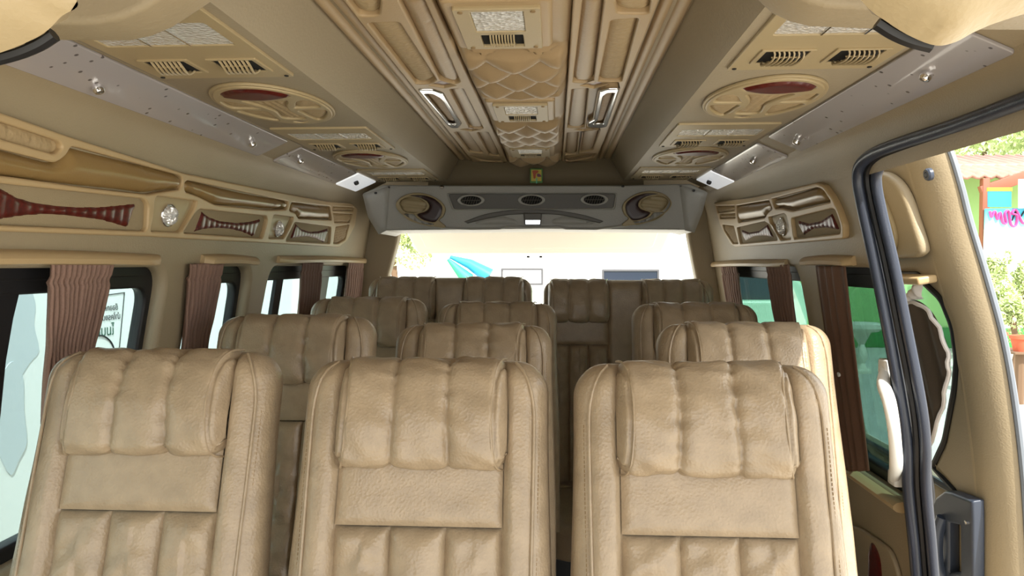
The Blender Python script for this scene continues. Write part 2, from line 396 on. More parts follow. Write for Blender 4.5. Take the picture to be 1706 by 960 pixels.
# ---- vent + lamp plates on the ducts
def vent(parent, fr, cx, cy, hw, hl, mt, fins=7):
    """barrel vent in a rectangular recess, fins running across"""
    f = plate('vent', fr, rp([(cx - hw - .008, cy - hl - .006), (cx + hw + .008, cy - hl - .006), (cx + hw + .008, cy + hl + .006), (cx - hw - .008, cy + hl + .006)], .003),
              [rp([(cx - hw, cy - hl), (cx + hw, cy - hl), (cx + hw, cy + hl), (cx - hw, cy + hl)], .002)], .004, .008, mt, parent, bev=.001)
    m = fbox(fr, cx, cy, hw, hl, .0048, .0056, 0); m.done('cavity', DARK, f, False)
    m = MB()
    w = hw * .66
    for k in range(fins):
        x = cx - w + 2 * w * k / (fins - 1)
        pts = [fr.w(x + .004 * math.sin(t * 2), cy + hl * .92 * math.cos(t), .004 + .013 * math.sin(t)) for t in np.linspace(.12, math.pi - .12, 9)]
        m.tube(pts, .0016, 6, flat=1.6)
    for q in (-.55, 0, .55):
        m.tube([fr.w(cx - w, cy + hl * q, .006 + .008 * math.cos(q * 1.2)), fr.w(cx + w, cy + hl * q, .006 + .008 * math.cos(q * 1.2))], .0013, 6)
    m.done('vent_fins', mt, f)
    return f
def duct_plate(side, sgn, y0, y1, order):
    g = empty('lamp_and_vent_plate', (CX + sgn * .498, (y0 + y1) / 2, CZ + .337), f'beige lamp and vent plate under {side} duct, {order}', 'vent plate', 'duct lamp and vent plates')
    xa, xb = CX + sgn * .378, CX + sgn * .622
    a0, a1 = min(xa, xb), max(xa, xb)
    L = y1 - y0; yl0, yl1 = y0 + L * .20, y0 + L * .48
    lens = rp([(a0 + .022, -yl1), (a1 - .022, -yl1), (a1 - .022, -yl0), (a0 + .022, -yl0)], .006)
    plate('plate', FD, rp([(a0, -y1), (a1, -y1), (a1, -y0), (a0, -y0)], .006), [lens], -.002, .005, PLATE, g, bev=.0015)
    m = MB(); plate('', FD, lens, [], -.004, .003, None, bev=.001, mb=m)
    o = m.done('lamp_lens', LENS, g)
    xs = np.linspace(a0 + .03, a1 - .03, 4)
    for x in (xs[1], xs[2]): fbox(FD, x, -(yl0 + yl1) / 2, .0015, (yl1 - yl0) / 2, .003, .0055, 0).done('lens_divider', CHROME, o, False)
    for x in (a0 + .068, a1 - .062): vent(g, FD, x, -(y0 + L * .77), .034, min(.034, L * .13), PLATE)
    for x in (a0 + .01, a1 - .01):
        m = MB(); rows = [[FD.w(x + q * math.cos(t), -(y1 - .012) + q * math.sin(t), h) for t in np.linspace(0, 2 * math.pi, 10, endpoint=False)] for q, h in ((.004, .004), (.004, .0065), (.002, .0072), (0, .0072))]
        m.grid(rows, True); m.done('screw', BLACK, g)
def duct_speaker(side, sgn, yc, L, order, rot):
    cx = CX + sgn * .502; cy = -yc; rx, ry = .108, L / 2
    g = empty('oval_speaker_panel', (cx, yc, CZ + .337), f'oval speaker panel with wood inlay under {side} duct, {order}', 'speaker panel', 'duct oval speaker panels')
    E = lambda k, n=48: ell(cx, cy, rx * k, ry * k, n, rot)
    def loc(p, q):  # unit disc coordinates -> plane ; q=+1 near end
        x, y = p * rx, q * ry; c, s = math.cos(rot), math.sin(rot)
        return (cx + x * c - y * s, cy + x * s + y * c)
    def D(pts, n=5): return cr([loc(*p) for p in pts], n, True)
    woodp = D([(-.62, .62), (-.35, .84), (.0, .92), (.38, .84), (.64, .60), (.3, .46), (0, .42), (-.3, .46)])
    midp = D([(-.42, .36), (0, .32), (.42, .36), (.24, .05), (.16, -.25), (.24, -.62), (0, -.70), (-.24, -.62), (-.16, -.25), (-.24, .05)])
    lp = D([(-.84, .34), (-.60, .30), (-.40, .02), (-.36, -.05), (-.62, -.05), (-.88, .0)])
    lp2 = D([(-.88, -.16), (-.36, -.18), (-.34, -.4), (-.42, -.76), (-.68, -.58)])
    rp1 = [(2 * cx - 0 * x, y) for x, y in []]
    mir = lambda P: [loc(-p, q) for p, q in P]
    rA = cr(mir([(-.84, .34), (-.60, .30), (-.40, .02), (-.36, -.05), (-.62, -.05), (-.88, .0)]), 5, True)
    rB = cr(mir([(-.88, -.16), (-.36, -.18), (-.34, -.4), (-.42, -.76), (-.68, -.58)]), 5, True)
    eye = D([(-.16, -.86), (0, -.80), (.16, -.86), (0, -.92)])
    plate('ring_frame', FD, E(1), [woodp, midp, lp, lp2, rA, rB, eye], 0, .009, PLATE, g, bev=.003, seg=3)
    plate('rim', FD, E(1.05), [E(.985)], 0, .006, PLATE, g, bev=.002)
    puff('wood_inlay', FD, woodp, .007, .014, .006, WOOD, g, s=.007)
    puff('wood_bead', FD, eye, .003, .005, .004, WOOD, g, s=.004)
    def rib(x, y, d): return .0012 * np.sin(x * 420) * np.clip(d / .01, 0, 1)
    puff('pleated_pad', FD, midp, .004, .02, .002, PERF, g, fn=rib, s=.004)
    for q in (lp, lp2, rA, rB): puff('pad', FD, q, .004, .015, .002, PERF, g, s=.007)
PL = [(.93, 1.30, 'nearest the camera', ), (1.80, 2.13, 'second from the camera'), (2.60, 2.92, 'farthest, by the rear box')]
for sgn, side in ((-1, 'left'), (1, 'right')):
    for (y0, y1, od) in PL: duct_plate(side, sgn, y0, y1, od)
    duct_speaker(side, sgn, 1.535, .36, 'nearest the camera', 0)
    duct_speaker(side, sgn, 2.345, .36, 'farther from the camera', 0)

# ================================================================== padded roof centre
cpan = empty('ceiling_centre_panel', (CX, 1.9, CZ + .42), 'long moulded tan roof centre panel with quilted spine, leather pads, wood diamonds and chrome rings', 'ceiling panel')
def cpx(pts): return FC.tr([(550 + x / 2.823, y / 2.823) for x, y in pts])
# quilted spine
def spine():
    x0, x1 = CX - .105, CX + .111; rows = []; ys = np.arange(.88, 2.87, .0045); xs = np.linspace(x0, x1, 52)
    R = .078; p = .074
    rowsc = []
    k = 0; y = .95
    while y < 3.1: rowsc.append((y, (0 if k % 2 == 0 else .5))); y += p; k += 1
    sp = .104; cx = (x0 + x1) / 2
    for y in ys:
        row = []
        gap = min(abs((y - c) / .17) for c in (1.235, 1.92, 2.60)); fade = min(1, max(0, (gap - .85) / .25))
        for x in xs:
            t = (x - x0) / (x1 - x0); h = .016 * (1 - abs(2 * t - 1) ** 6)
            q = 0
            for (yc, off) in rowsc:
                if yc > y + .01 or yc < y - 2 * R: continue
                xx = (x - cx) / sp - off; dx = (xx - round(xx)) * sp; dy = y - yc
                d = math.hypot(dx * 1.15, dy)
                if d < R: q = .030 * (dy / R) * (1 - .55 * (abs(dx) / R)) + .007 * (1 - (d / R) ** 6); break
            edge = min(1, min(x - x0, x1 - x) / .018)
            row.append(Vector((x, y, CZ + .420 - h - q * fade * edge)))
        rows.append(row)
    m = MB(); m.grid(rows); return m.done('quilted_spine', CEILPAD, cpan, True, 60)
spine()
m = MB()
plate('', FC, rp([(CX - .102, -2.90), (CX + .108, -2.90), (CX + .108, -2.83), (CX - .102, -2.83)], .02), [], -.002, .02, None, bev=.008, mb=m); m.done('end_cap', CEILPAD, cpan)
LP = dict(inner=[(320, -40), (440, -40), (612, 362), (585, 372), (515, 350)], outer=[(175, 75), (320, 68), (500, 352), (470, 370), (405, 372)], c=[(558, 396), (622, 390), (722, 588), (655, 586)],
          d=[(582, 602), (644, 600), (722, 708), (655, 702)], e=[(688, 604), (742, 602), (800, 722), (748, 716)], top=[(60, -40), (240, -40), (232, 42), (125, 46)], f=[(648, 716), (800, 734), (812, 752), (700, 742)])
RP = dict(inner=[(1188, -40), (1290, -40), (1238, 366), (1142, 364)], outer=[(1322, 60), (1452, 50), (1372, 360), (1262, 360)], c=[(1138, 394), (1216, 390), (1196, 584), (1116, 584)],
          d=[(1114, 606), (1170, 602), (1160, 712), (1104, 716)], e=[(1192, 602), (1270, 592), (1236, 692), (1174, 706)], top=[(1340, -40), (1510, -40), (1498, 32), (1352, 30)], f=[(1096, 732), (1255, 706), (1240, 728), (1110, 752)])
DIA = {-1: [[(465, 378), (520, 357), (592, 378), (535, 390)], [(610, 591), (655, 583), (708, 593), (665, 600)]], 1: [[(1178, 378), (1240, 355), (1302, 372), (1240, 392)], [(1145, 592), (1190, 582), (1242, 590), (1190, 598)]]}
RING = {-1: ([(413, 394), (480, 394), (530, 412), (545, 440), (616, 560), (604, 580), (568, 580), (545, 562)], [(440, 412), (478, 412), (512, 432), (532, 452), (592, 558), (580, 566), (560, 560)]),
        1: ([(1268, 404), (1300, 392), (1360, 390), (1302, 574), (1270, 580), (1214, 576), (1214, 556), (1242, 540)], [(1286, 424), (1306, 408), (1338, 406), (1284, 560), (1262, 562), (1238, 560), (1258, 546)])}
def xys(pts, lo, hi): return [(min(max(x, lo), hi), y) for x, y in pts]
for sgn, PP in ((-1, LP), (1, RP)):
    lo, hi = (CX - .245, CX - .106) if sgn < 0 else (CX + .112, CX + .245)
    P2 = {k: rp(xys(cpx(v), lo + .008, hi - .006), .012) for k, v in PP.items()}
    dia = [rp(xys(cpx(v), lo + .004, hi - .004), .002) for v in DIA[sgn]]
    ro, ri = [rp(xys(cpx(v), lo + .002, hi - .002), .010) for v in RING[sgn]]
    holes = [P2[k] for k in P2] + dia + [ro]
    plate('side_frame', FC, rp([(lo, -2.97), (hi, -2.97), (hi, -.75), (lo, -.75)], .02), holes, -.004, .012, CEILP, cpan, bev=.0035, seg=3)
    m = fbox(FC, (lo + hi) / 2, -1.86, (hi - lo) / 2 - .002, 1.10, -.006, -.001, 0); m.done('backing', CEILPAD, cpan, False)
    for k, q in P2.items():
        if k in ('outer', 'top'):
            puff('perforated_pad', FC, q, .007, .02, 0, PERF, cpan, s=.010)
        else: puff('leather_pad', FC, q, .011, .03, -.001, CEILPAD, cpan, s=.010)
    for q in dia: puff('wood_diamond', FC, q, .004, .006, .003, WOOD, cpan, s=.006)
    def wv(x, y, d): return .0
    plate('chrome_ring', FC, ro, [ri], .006, .015, CHROME, cpan, bev=.003, seg=3)
    puff('textured_insert', FC, ri, .003, .01, .003, mat('textured_insert_' + ('a' if sgn < 0 else 'b'), '#8f6f42', .5, bump=1, bscale=90), cpan, s=.008)
# dome lights on the spine
def dome(yc, L, order):
    xc = CX - .002 if yc > 1.5 else CX - .006; w = .068
    g = empty('dome_light', (xc, yc, CZ + .40), f'dome lamp with ribbed lens and barrel vent on quilted roof spine, {order}', 'ceiling light', 'roof dome lamps')
    F2 = FC.up(.012); h = L / 2
    lens = rp([(xc - .041, -yc - h * .05), (xc + .041, -yc - h * .05), (xc + .041, -yc + h * .82), (xc - .041, -yc + h * .82)], .004)
    vh = rp([(xc - .036, -yc - h * .80), (xc + .036, -yc - h * .80), (xc + .036, -yc - h * .20), (xc - .036, -yc - h * .20)], .003)
    plate('surround', F2, rp([(xc - w - .018, -yc - h * 1.06), (xc + w + .018, -yc - h * 1.06), (xc + w + .018, -yc + h * 1.12), (xc - w - .018, -yc + h * 1.12)], .016), [], 0, .016, CEILP, g, bev=.008, seg=4)
    plate('bezel', F2, rp([(xc - w, -yc - h * .92), (xc + w, -yc - h * .92), (xc + w, -yc + h * .92), (xc - w, -yc + h * .92)], .005), [lens, vh], .014, .022, PLATE, g, bev=.0015)
    plate('lens', F2, lens, [], .015, .0205, LENS, g, bev=.002)
    m = fbox(F2, xc, -yc - h * .50, .036, h * .30, .0155, .0168, 0); c = m.done('vent_cavity', DARK, g, False)
    m = MB(); r = h * .27
    for k in range(9):
        x = xc - .020 + .04 * k / 8
        m.tube([F2.w(x, -yc - h * .485 + r * math.cos(t), .016 + .012 * math.sin(t)) for t in np.linspace(.1, math.pi - .1, 8)], .0016, 6)
    m.tube([F2.w(xc - .02, -yc - h * .485, .028), F2.w(xc + .02, -yc - h * .485, .028)], .0018, 6)
    m.done('vent_fins', PLATE, g)
    for sx in (-1, 1):
        for sy in (-.82, .82):
            m = MB(); m.grid([[F2.w(xc + sx * (w - .012) + q * math.cos(t), -yc + sy * h + q * math.sin(t), hh) for t in np.linspace(0, 2 * math.pi, 10, endpoint=False)] for q, hh in ((.004, .021), (.004, .0235), (0, .024))], True)
            m.done('screw', STITCH, g)
dome(1.235, .225, 'nearest the camera'); dome(1.92, .225, 'middle one'); dome(2.60, .21, 'farthest one')

# ================================================================== side trim panels
def px4(pts): return [(x / 2.823, 260 + y / 2.823) for x, y in pts]
def px6(pts): return [(1160 + x / 4.8, 250 + y / 4.8) for x, y in pts]
def ribfn(fr_dir, freq, amp):
    def f(x, y, d): return amp * np.abs(np.sin(x * freq)) * np.clip(d / .006, 0, 1)
    return f
def trim_panel(fr, outer, frame_holes, g, inlays, lenses, h=.016, **kw):
    pass
lt = empty('side_trim_panel', FL.w(2.0, .13, 0), 'long tan trim panel with leather pads and red wood inlays above the left windows', 'trim panel', 'side trim panels')
L_out = rp(FL.tr([(-260, 105), (0, 190), (110, 228), (300, 288), (420, 312), (545, 336), (582, 339), (590, 347), (586, 375), (573, 400), (560, 411), (400, 402), (300, 397), (240, 393), (0, 384), (-260, 374)]), .012)
L_holes = {
 'textured_pad': [(-240, 125), (0, 205), (85, 233), (92, 243), (80, 256), (0, 233), (-240, 165)],
 'leather_pad': [(-240, 185), (0, 250), (80, 270), (97, 257), (105, 243), (114, 243), (290, 291), (295, 298), (291, 314), (258, 319), (238, 323), (140, 312), (0, 292), (-240, 268)],
 'pad2': [(297, 303), (303, 299), (474, 335), (471, 348), (440, 349), (350, 340), (322, 326), (298, 318)],
 'pad3': [(478, 336), (544, 343), (547, 366), (490, 363), (485, 354), (474, 350)],
 'panel1': [(-200, 281), (0, 305), (230, 330), (237, 340), (235, 378), (230, 384), (0, 374), (-200, 362)],
 'panel2': [(322, 347), (436, 359), (438, 366), (430, 396), (297, 387), (296, 380)],
 'panel3': [(484, 369), (546, 377), (544, 405), (468, 400)],
 'lamp1': [(248, 325), (319, 334), (317, 342), (296, 380), (289, 386), (239, 384), (245, 362)],
 'lamp2': [(448, 356), (482, 361), (480, 368), (466, 396), (439, 396)],
 'ribs1': [(548, 343), (585, 345), (583, 351), (548, 350)], 'ribs2': [(549, 354), (582, 356), (577, 370), (551, 370)], 'ribs3': [(553, 377), (577, 373), (570, 398), (558, 405), (549, 405)]}
L_in = [[(-75, 284), (-35, 302), (0, 315), (21, 327), (53, 336), (89, 341), (124, 343), (159, 343), (195, 340), (221, 337), (206, 378), (159, 366), (106, 359), (71, 357), (35, 359), (0, 364), (-62, 380)],
        [(331, 351), (343, 360), (362, 367), (390, 370), (412, 368), (430, 364), (417, 394), (398, 386), (376, 381), (352, 380), (334, 382), (318, 386)],
        [(489, 372), (499, 381), (513, 385), (528, 384), (543, 380), (536, 404), (522, 397), (510, 394), (495, 395), (479, 398)]]
R_out = rp(FR.tr(px6([(168, 418), (480, 375), (1000, 255), (1060, 275), (1130, 370), (1180, 470), (1225, 600), (1225, 705), (1000, 725), (700, 750), (340, 772), (300, 745), (220, 600)])), .010)
R_holes = {
 'pad2': px6([(350, 440), (620, 395), (648, 465), (610, 490), (585, 535), (365, 575)]), 'pad3': px6([(640, 385), (1010, 290), (1060, 310), (1125, 405), (810, 482), (720, 462), (665, 462)]),
 'panel2': px6([(355, 615), (580, 565), (645, 605), (690, 712), (380, 745)]), 'panel3': px6([(800, 540), (1130, 460), (1160, 470), (1205, 600), (1200, 660), (820, 705), (805, 600)]),
 'lamp1': px6([(612, 532), (740, 500), (765, 520), (800, 705), (712, 715), (630, 590)]),
 'ribs1': px6([(187, 442), (340, 440), (338, 478), (200, 500)]), 'ribs2': px6([(215, 508), (342, 500), (345, 540), (217, 543)]), 'ribs3': px6([(238, 592), (330, 602), (368, 742), (322, 745), (252, 640)])}
R_in = [px6([(375, 630), (440, 655), (520, 640), (590, 588), (640, 700), (560, 685), (480, 690), (412, 726)]), px6([(832, 556), (920, 580), (1020, 560), (1112, 498), (1177, 640), (1050, 620), (960, 630), (882, 680)])]
def side_trim(fr, root, outer, holes, inl, lens, rr):
    H = {k: rp(fr.tr(v), rr if not k.startswith('ribs') else rr * .6) for k, v in holes.items()}
    plate('frame', fr, outer, list(H.values()), -.002, .015, TRIMW, root, bev=.004, seg=3)
    for k, q in H.items():
        if k.startswith('panel') or k.startswith('lamp'): puff('inset_panel' if k[0] == 'p' else 'lamp_panel', fr, q, .003, .006, .004, SUEDE if k[0] == 'p' else PLATE, root, s=.012)
        elif k.startswith('ribs'): puff('pleated_pad', fr, q, .005, .01, .003, TRIMW, root, fn=lambda x, y, d: .004 * np.sin(x * 330 + y * 60) * np.clip(d / .006, 0, 1), s=.004)
        elif k == 'textured_pad': puff(k, fr, q, .003, .01, .005, PERF, root, fn=lambda x, y, d: -.003 * (np.abs(np.sin(x * 60)) < .12), s=.006)
        else: puff('leather_pad', fr, q, .022, .045, -.002, PAD, root, fn=lambda x, y, d: .003 * np.sin(x * 9 + y * 30), s=.009)
    for q in inl:
        q2 = fr.tr(q); q2 = rp(q2, .003)
        puff('wood_inlay', fr, q2, .005, .010, .005, WOOD, root, fn=lambda x, y, d: .002 * np.abs(np.sin(x * 110)) * np.clip(d / .006, 0, 1), s=.0045)
    for (u, v, a, b) in lens:
        c = fr.ab(u, v); m = MB(); rows = []
        for q in np.linspace(1, 0, 8):
            rows.append([fr.w(c[0] + a * q * math.cos(t), c[1] + b * q * math.sin(t), .008 + .016 * math.sqrt(max(0, 1 - q * q)) + (.0015 * math.sin(t * 18) if .1 < q < .95 else 0)) for t in np.linspace(0, 2 * math.pi, 72, endpoint=False)])
        m.grid(rows, True); o = m.done('lamp_lens', LENS, root)
        m = MB(); m.tube([fr.w(c[0] + a * 1.03 * math.cos(t), c[1] + b * 1.03 * math.sin(t), .009) for t in np.linspace(0, 2 * math.pi, 41)], .0025, 6, False); m.done('lens_rim', CHROME, o)
side_trim(FL, lt, L_out, L_holes, L_in, [(275, 358, .030, .023), (459, 381, .028, .024)], .012)
rt = empty('side_trim_panel', FR.w(-2.2, .13, 0), 'shorter olive tan trim panel with two red wood inlays above the right rear windows', 'trim panel', 'side trim panels')
side_trim(FR, rt, R_out, R_holes, R_in, [(1308, 377, .030, .026)], .010)

# curtain cornices
def cornice(fr, u0, v0, u1, v1, label, drop=.020):
    (a0, b0), (a1, b1) = fr.ab(u0, v0), fr.ab(u1, v1); m = MB(); rows = []
    prof = [(0, .0), (.016, -.001), (.024, -.005), (.028, -.011), (.027, -drop), (.021, -drop - .003), (.0, -drop - .003)]
    n = 16
    for k in range(n + 1):
        t = k / n; e = 1 - max(0, 1 - min(t, 1 - t) * n / 1.2) ** 2 * .6
        rows.append([fr.w(a0 + (a1 - a0) * t, b0 + (b1 - b0) * t + q[1] + .004 * math.sin(math.pi * t), q[0] * e) for q in prof])
    m.grid(rows, True); L = len(prof); m.f.append(tuple(range(L))); m.f.append(tuple(range(len(m.v) - L, len(m.v))))
    return tag(m.done('curtain_cornice', TRIMW), label, 'curtain rail', 'curtain cornices')
cornice(FL, -250, 413, 262, 424, 'long tan cornice ledge over the nearest left window')
cornice(FL, 335, 424, 424, 428, 'short tan cornice ledge over the second left window')
cornice(FL, 462, 426, 608, 430, 'tan cornice ledge over the rearmost left window')
cornice(FR, 1425, 426, 1342, 428, 'short beige cornice ledge over the front right window')
cornice(FR, 1312, 432, 1188, 436, 'beige cornice ledge over the rearmost right window')

# ================================================================== curtains
def curtain(fr, tl, tr_, bl, br, extra, npl, label, matl, amp=.007, band=.035, h0=.012, flat=False, button=False):
    f2 = fr.up(h0); A = f2.ab(*tl); B = f2.ab(*tr_); C = f2.ab(*bl); D = f2.ab(*br)
    if extra:
        C = (C[0] + (C[0] - A[0]) * extra * .3, C[1] - extra); D = (D[0] + (D[0] - B[0]) * extra * .3, D[1] - extra)
    nx, ny = npl * 8, 46; rows = []; rnd = random.Random(len(label))
    ph = [rnd.uniform(-.5, .5) for _ in range(npl + 2)]
    H = A[1] - C[1]
    for j in range(ny + 1):
        t = j / ny; te = t ** .9; row = []
        for i in range(nx + 1):
            s = i / nx; sw = s
            a = (A[0] * (1 - s) + B[0] * s) * (1 - te) + (C[0] * (1 - sw) + D[0] * sw) * te
            b = (A[1] * (1 - s) + B[1] * s) * (1 - t) + (C[1] * (1 - s) + D[1] * s) * t
            dz = t * H
            w = math.sin(s * npl * 2 * math.pi + .5 * math.sin(s * 11 + 1) + ph[0])
            h = h0 + amp * w * (.75 if dz < band else 1) + (.002 if dz < band else 0) + .004 * noise.noise(Vector((s * 7, t * 5, 1)))
            if abs(dz - band) < .004: h -= .003
            if flat: h = h0 + .004 * w + .006 * math.sin(s * math.pi)
            row.append(fr.w(a, b, h))
        rows.append(row)
    m = MB(); m.grid(rows); o = m.done('curtain' if not flat else 'window_blind', matl, None, True, None)
    md = o.modifiers.new('thickness', 'SOLIDIFY'); md.thickness = .0015
    tag(o, label, 'curtain', 'pleated window curtains' if not flat else None)
    return o
curtain(FL, (82, 436), (191, 434), (86, 600), (143, 600), .12, 13, 'mauve brown pleated curtain gathered on the nearest left window', CURT, .008)
curtain(FL, (314, 440), (374, 437), (305, 600), (338, 600), .1, 9, 'mauve brown pleated curtain on the second left window, narrow', CURT)
curtain(FL, (502, 438), (538, 438), (500, 530), (532, 530), .2, 8, 'mauve brown pleated curtain in the middle of the rearmost left window', CURT)
curtain(FL, (579, 437), (606, 437), (576, 500), (604, 500), .2, 8, 'mauve brown pleated curtain at the rear end of the rearmost left window', CURT)
curtain(FR, (1228, 441), (1200, 441), (1234, 505), (1211, 505), .2, 8, 'dark brown pleated curtain at the rear end of the rearmost right window', CURT)
curtain(FR, (1316, 441), (1275, 441), (1320, 530), (1290, 530), .2, 8, 'dark brown pleated curtain at the front end of the rearmost right window', CURT)
bl = curtain(FR, (1410, 443), (1358, 443), (1450, 785), (1408, 785), 0, 4, 'flat brown curtain held with a white button on the front right window', CURT2, flat=True)
m = MB(); c = FR.ab(1412, 622); m.grid([[FR.w(c[0] + q * math.cos(t), c[1] + q * math.sin(t), h) for t in np.linspace(0, 2 * math.pi, 14, endpoint=False)] for q, h in ((.006, .018), (.006, .025), (.003, .026), (0, .0255))], True)
m.done('button', IVORY, bl)

# ================================================================== seats
def sm(x, a, b): t = min(1, max(0, (x - a) / (b - a))); return t * t * (3 - 2 * t)
def backrest(root, W, L, cols, recline, pivot, wrinkle=1.0, seed=0, dens=1.0):
    cs, sn = math.cos(recline), math.sin(recline)
    def T(x, q, t): return Vector((pivot[0] + x, pivot[1] + t * sn - q * cs, pivot[2] + t * cs + q * sn))
    Df = .060; Db = .060; rc = .055; rt = .045
    def half(t):
        w = W * (1 + .05 * sm(L - t, .1, .5))
        if t > L - rc: w = w - rc + math.sqrt(max(0, rc * rc - (t - (L - rc)) ** 2))
        return w
    def top(x):  # slightly crowned top edge
        return 0
    NX = int((64 if len(cols) == 1 else 110) * dens); rows = []
    ts = list(np.linspace(0, L - rc, int(50 * dens))) + [L - rc + rc * math.sin(a) for a in np.linspace(0, math.pi / 2, 12)[1:]]
    for t in ts:
        w = half(t); d = 1.0
        if t > L - rt: d = math.sqrt(max(0, 1 - ((t - (L - rt)) / rt) ** 2)) * .92 + .08 * (1 - (t - (L - rt)) / rt)
        row = []
        for i in range(NX + 1):
            s = -1 + 2 * i / NX; s = math.copysign(1 - (1 - abs(s)) ** 1.25, s); x = s * w
            q = Df * d * (max(0, 1 - abs(s) ** 7)) ** (1 / 3.0)
            rec = 0
            for (xc, hw) in cols: rec = max(rec, 1 - sm(abs(x - xc), hw - .004, hw + .012))
            q -= .022 * rec * d
            # wing swell and seam along the piping line
            q += .006 * math.sin(min(1, max(0, (abs(x) - (W - .072)) / .06)) * math.pi) * d
            xp = abs(x) - pipe_x(t, W, L); q -= .004 * math.exp(-(xp / .004) ** 2) * d
            q += .0015 * wrinkle * noise.noise(Vector((x * 9 + seed, t * 14, 2))) * d
            row.append(T(x, q, t))
        for i in range(1, 18):
            s = 1 - 2 * i / 18; x = s * w; row.append(T(x, -Db * d * (max(0, 1 - abs(s) ** 6)) ** (1 / 3), t))
        rows.append(row)
    m = MB(); m.grid(rows, True); n = len(rows[0]); m.f.append(tuple(range(n - 1, -1, -1))); m.f.append(tuple(range(len(m.v) - n, len(m.v))))
    br = m.done('backrest', LEATHER, root, True, 70)
    # piping and stitches
    for sx in (-1, 1):
        pts = []; st = MB()
        for t in np.linspace(0, L - .008, 46):
            x = sx * pipe_x(t, W, L); w = half(t); s = min(.999, abs(x) / w); d = math.sqrt(max(0, 1 - ((t - (L - rt)) / rt) ** 2)) if t > L - rt else 1
            q = Df * d * (1 - s ** 7) ** (1 / 3) + .003
            pts.append(T(x, q, t))
        m = MB(); m.tube(pts, .0027, 7); m.done('piping', LEATHER, br)
        for k in range(90):
            t = .02 + (L - .12) * k / 90
            x0 = sx * (pipe_x(t, W, L) + .0075); w = half(t); s = min(.999, abs(x0) / w); q = Df * (1 - s ** 7) ** (1 / 3) + .0006
            st.tube([T(x0, q, t), T(x0, q, t + .0045)], .0007, 4)
        st.done('stitching', STITCH, br)
    # column fittings
    for ci, (xc, hw) in enumerate(cols):
        sd = seed + ci * 7.3
        t1 = L - .172; t2 = L - .262
        # middle smooth panel
        rows = []
        for t in np.linspace(t2 + .001, t1 + .02, 22):
            row = []
            for x in np.linspace(-hw, hw, 40):
                e = min(hw - abs(x), max(.0, t - t2)); q = .046 + .010 * (1 - math.exp(-e / .007)) + .0015 * wrinkle * noise.noise(Vector((x * 15, t * 25, sd)))
                row.append(T(xc + x, q, t))
            rows.append(row)
        m = MB(); m.grid(rows); m.done('centre_panel', LEATHER, root, True, None)
        # lower tufted panels
        w3 = 2 * hw / 3
        for k in range(3):
            xa = -hw + k * w3; rows = []
            for t in np.linspace(.02, t2, int(64 * dens)):
                row = []
                for i in range(25):
                    s = i / 24; x = xa + w3 * s; e = min(min(s, 1 - s) * w3, t2 - t)
                    q = .042 + .018 * (1 - math.exp(-e / .010))
                    wr = noise.noise(Vector((x * 16 + (t * 22 if s > .5 else -t * 22), t * 20, sd + k * 3.1))) + .22 * noise.noise(Vector((x * 34 - t * 30, t * 45, sd + k)))
                    q += .0095 * wrinkle * wr * (1 - math.exp(-e / .012)) * math.exp(-max(0, abs(s - .5) * -1 + .1) * 2)
                    row.append(T(xc + x, q, t))
                rows.append(row)
            m = MB(); m.grid(rows); m.done('tufted_panel', LEATHER, root, True, None)
        # headrest pillow
        prof = cr([(.045, t1 - .003), (.070, t1 - .004), (.086, t1 + .012), (.093, t1 + .055), (.089, t1 + .10), (.077, t1 + .140), (.055, t1 + .164), (.022, t1 + .174), (-.02, t1 + .174), (-.045, t1 + .166)], 5)
        NP = len(prof); hp = hw + .006; rows = []
        for j, (q0, t0) in enumerate(prof):
            b = j / (NP - 1); a = prof[max(0, j - 1)]; c = prof[min(NP - 1, j + 1)]; tg = Vector((c[0] - a[0], c[1] - a[1])).normalized(); nq, ntt = tg.y, -tg.x
            row = []
            M = int(90 * dens)
            for i in range(M + 1):
                s = -1 + 2 * i / M; x = s * hp
                ds = min(abs(x - w3 * .5 - .002 * math.sin(b * 9)), abs(x + w3 * .5 + .002 * math.sin(b * 8 + 1)))
                env = math.sin(math.pi * min(1, b * 1.25)) ** .6 if b < .8 else 0.35
                d = -.012 * math.exp(-ds / .0065) * (.45 + .55 * env)
                lob = 0
                d += .0075 * wrinkle * noise.noise(Vector((x * 14, b * 34, sd))) * math.exp(-ds / .017)
                d += .004 * wrinkle * noise.noise(Vector((x * 26 + b * 5, b * 9 + sd, 3)))
                # gathered end gussets: a lens shaped fold down each side
                e = hp - abs(x); gx = .020 * math.sin(math.pi * min(1, b * 1.25)) if b < .8 else 0
                d -= .007 * math.exp(-((e - gx) / .0028) ** 2) * (1 if b < .8 else 0)
                d -= .034 * max(0, 1 - e / .026) ** 2.6 * (.5 + .5 * env)
                row.append(T(xc + x, max(.030 if t0 < L - .02 else -9, q0 + d * nq), t0 + d * ntt))
            rows.append(row)
        m = MB(); m.grid(rows); pil = m.done('headrest_pillow', LEATHER, root, True, None)
        for sx in (-1, 1):
            pts = []
            for j in range(0, int(NP * .8)):
                b = j / (NP - 1); q0, t0 = prof[j]; gx = .020 * math.sin(math.pi * min(1, b * 1.25)) + .004
                pts.append(T(xc + sx * (hp - gx), q0 - .0020 - .012 * (1 - gx / .024), t0))
            m = MB(); m.tube(pts, .0020, 6); m.done('edge_piping', LEATHER, pil)
    return br
def pipe_x(t, W, L):
    u = L - t
    base = W - .022 - .004 * sm(u, .1, .5)
    if u < .10: return base - (base - .118 * W / .2) * (1 - math.sqrt(max(0, 1 - ((.10 - u) / .10) ** 2))) * .85
    return base
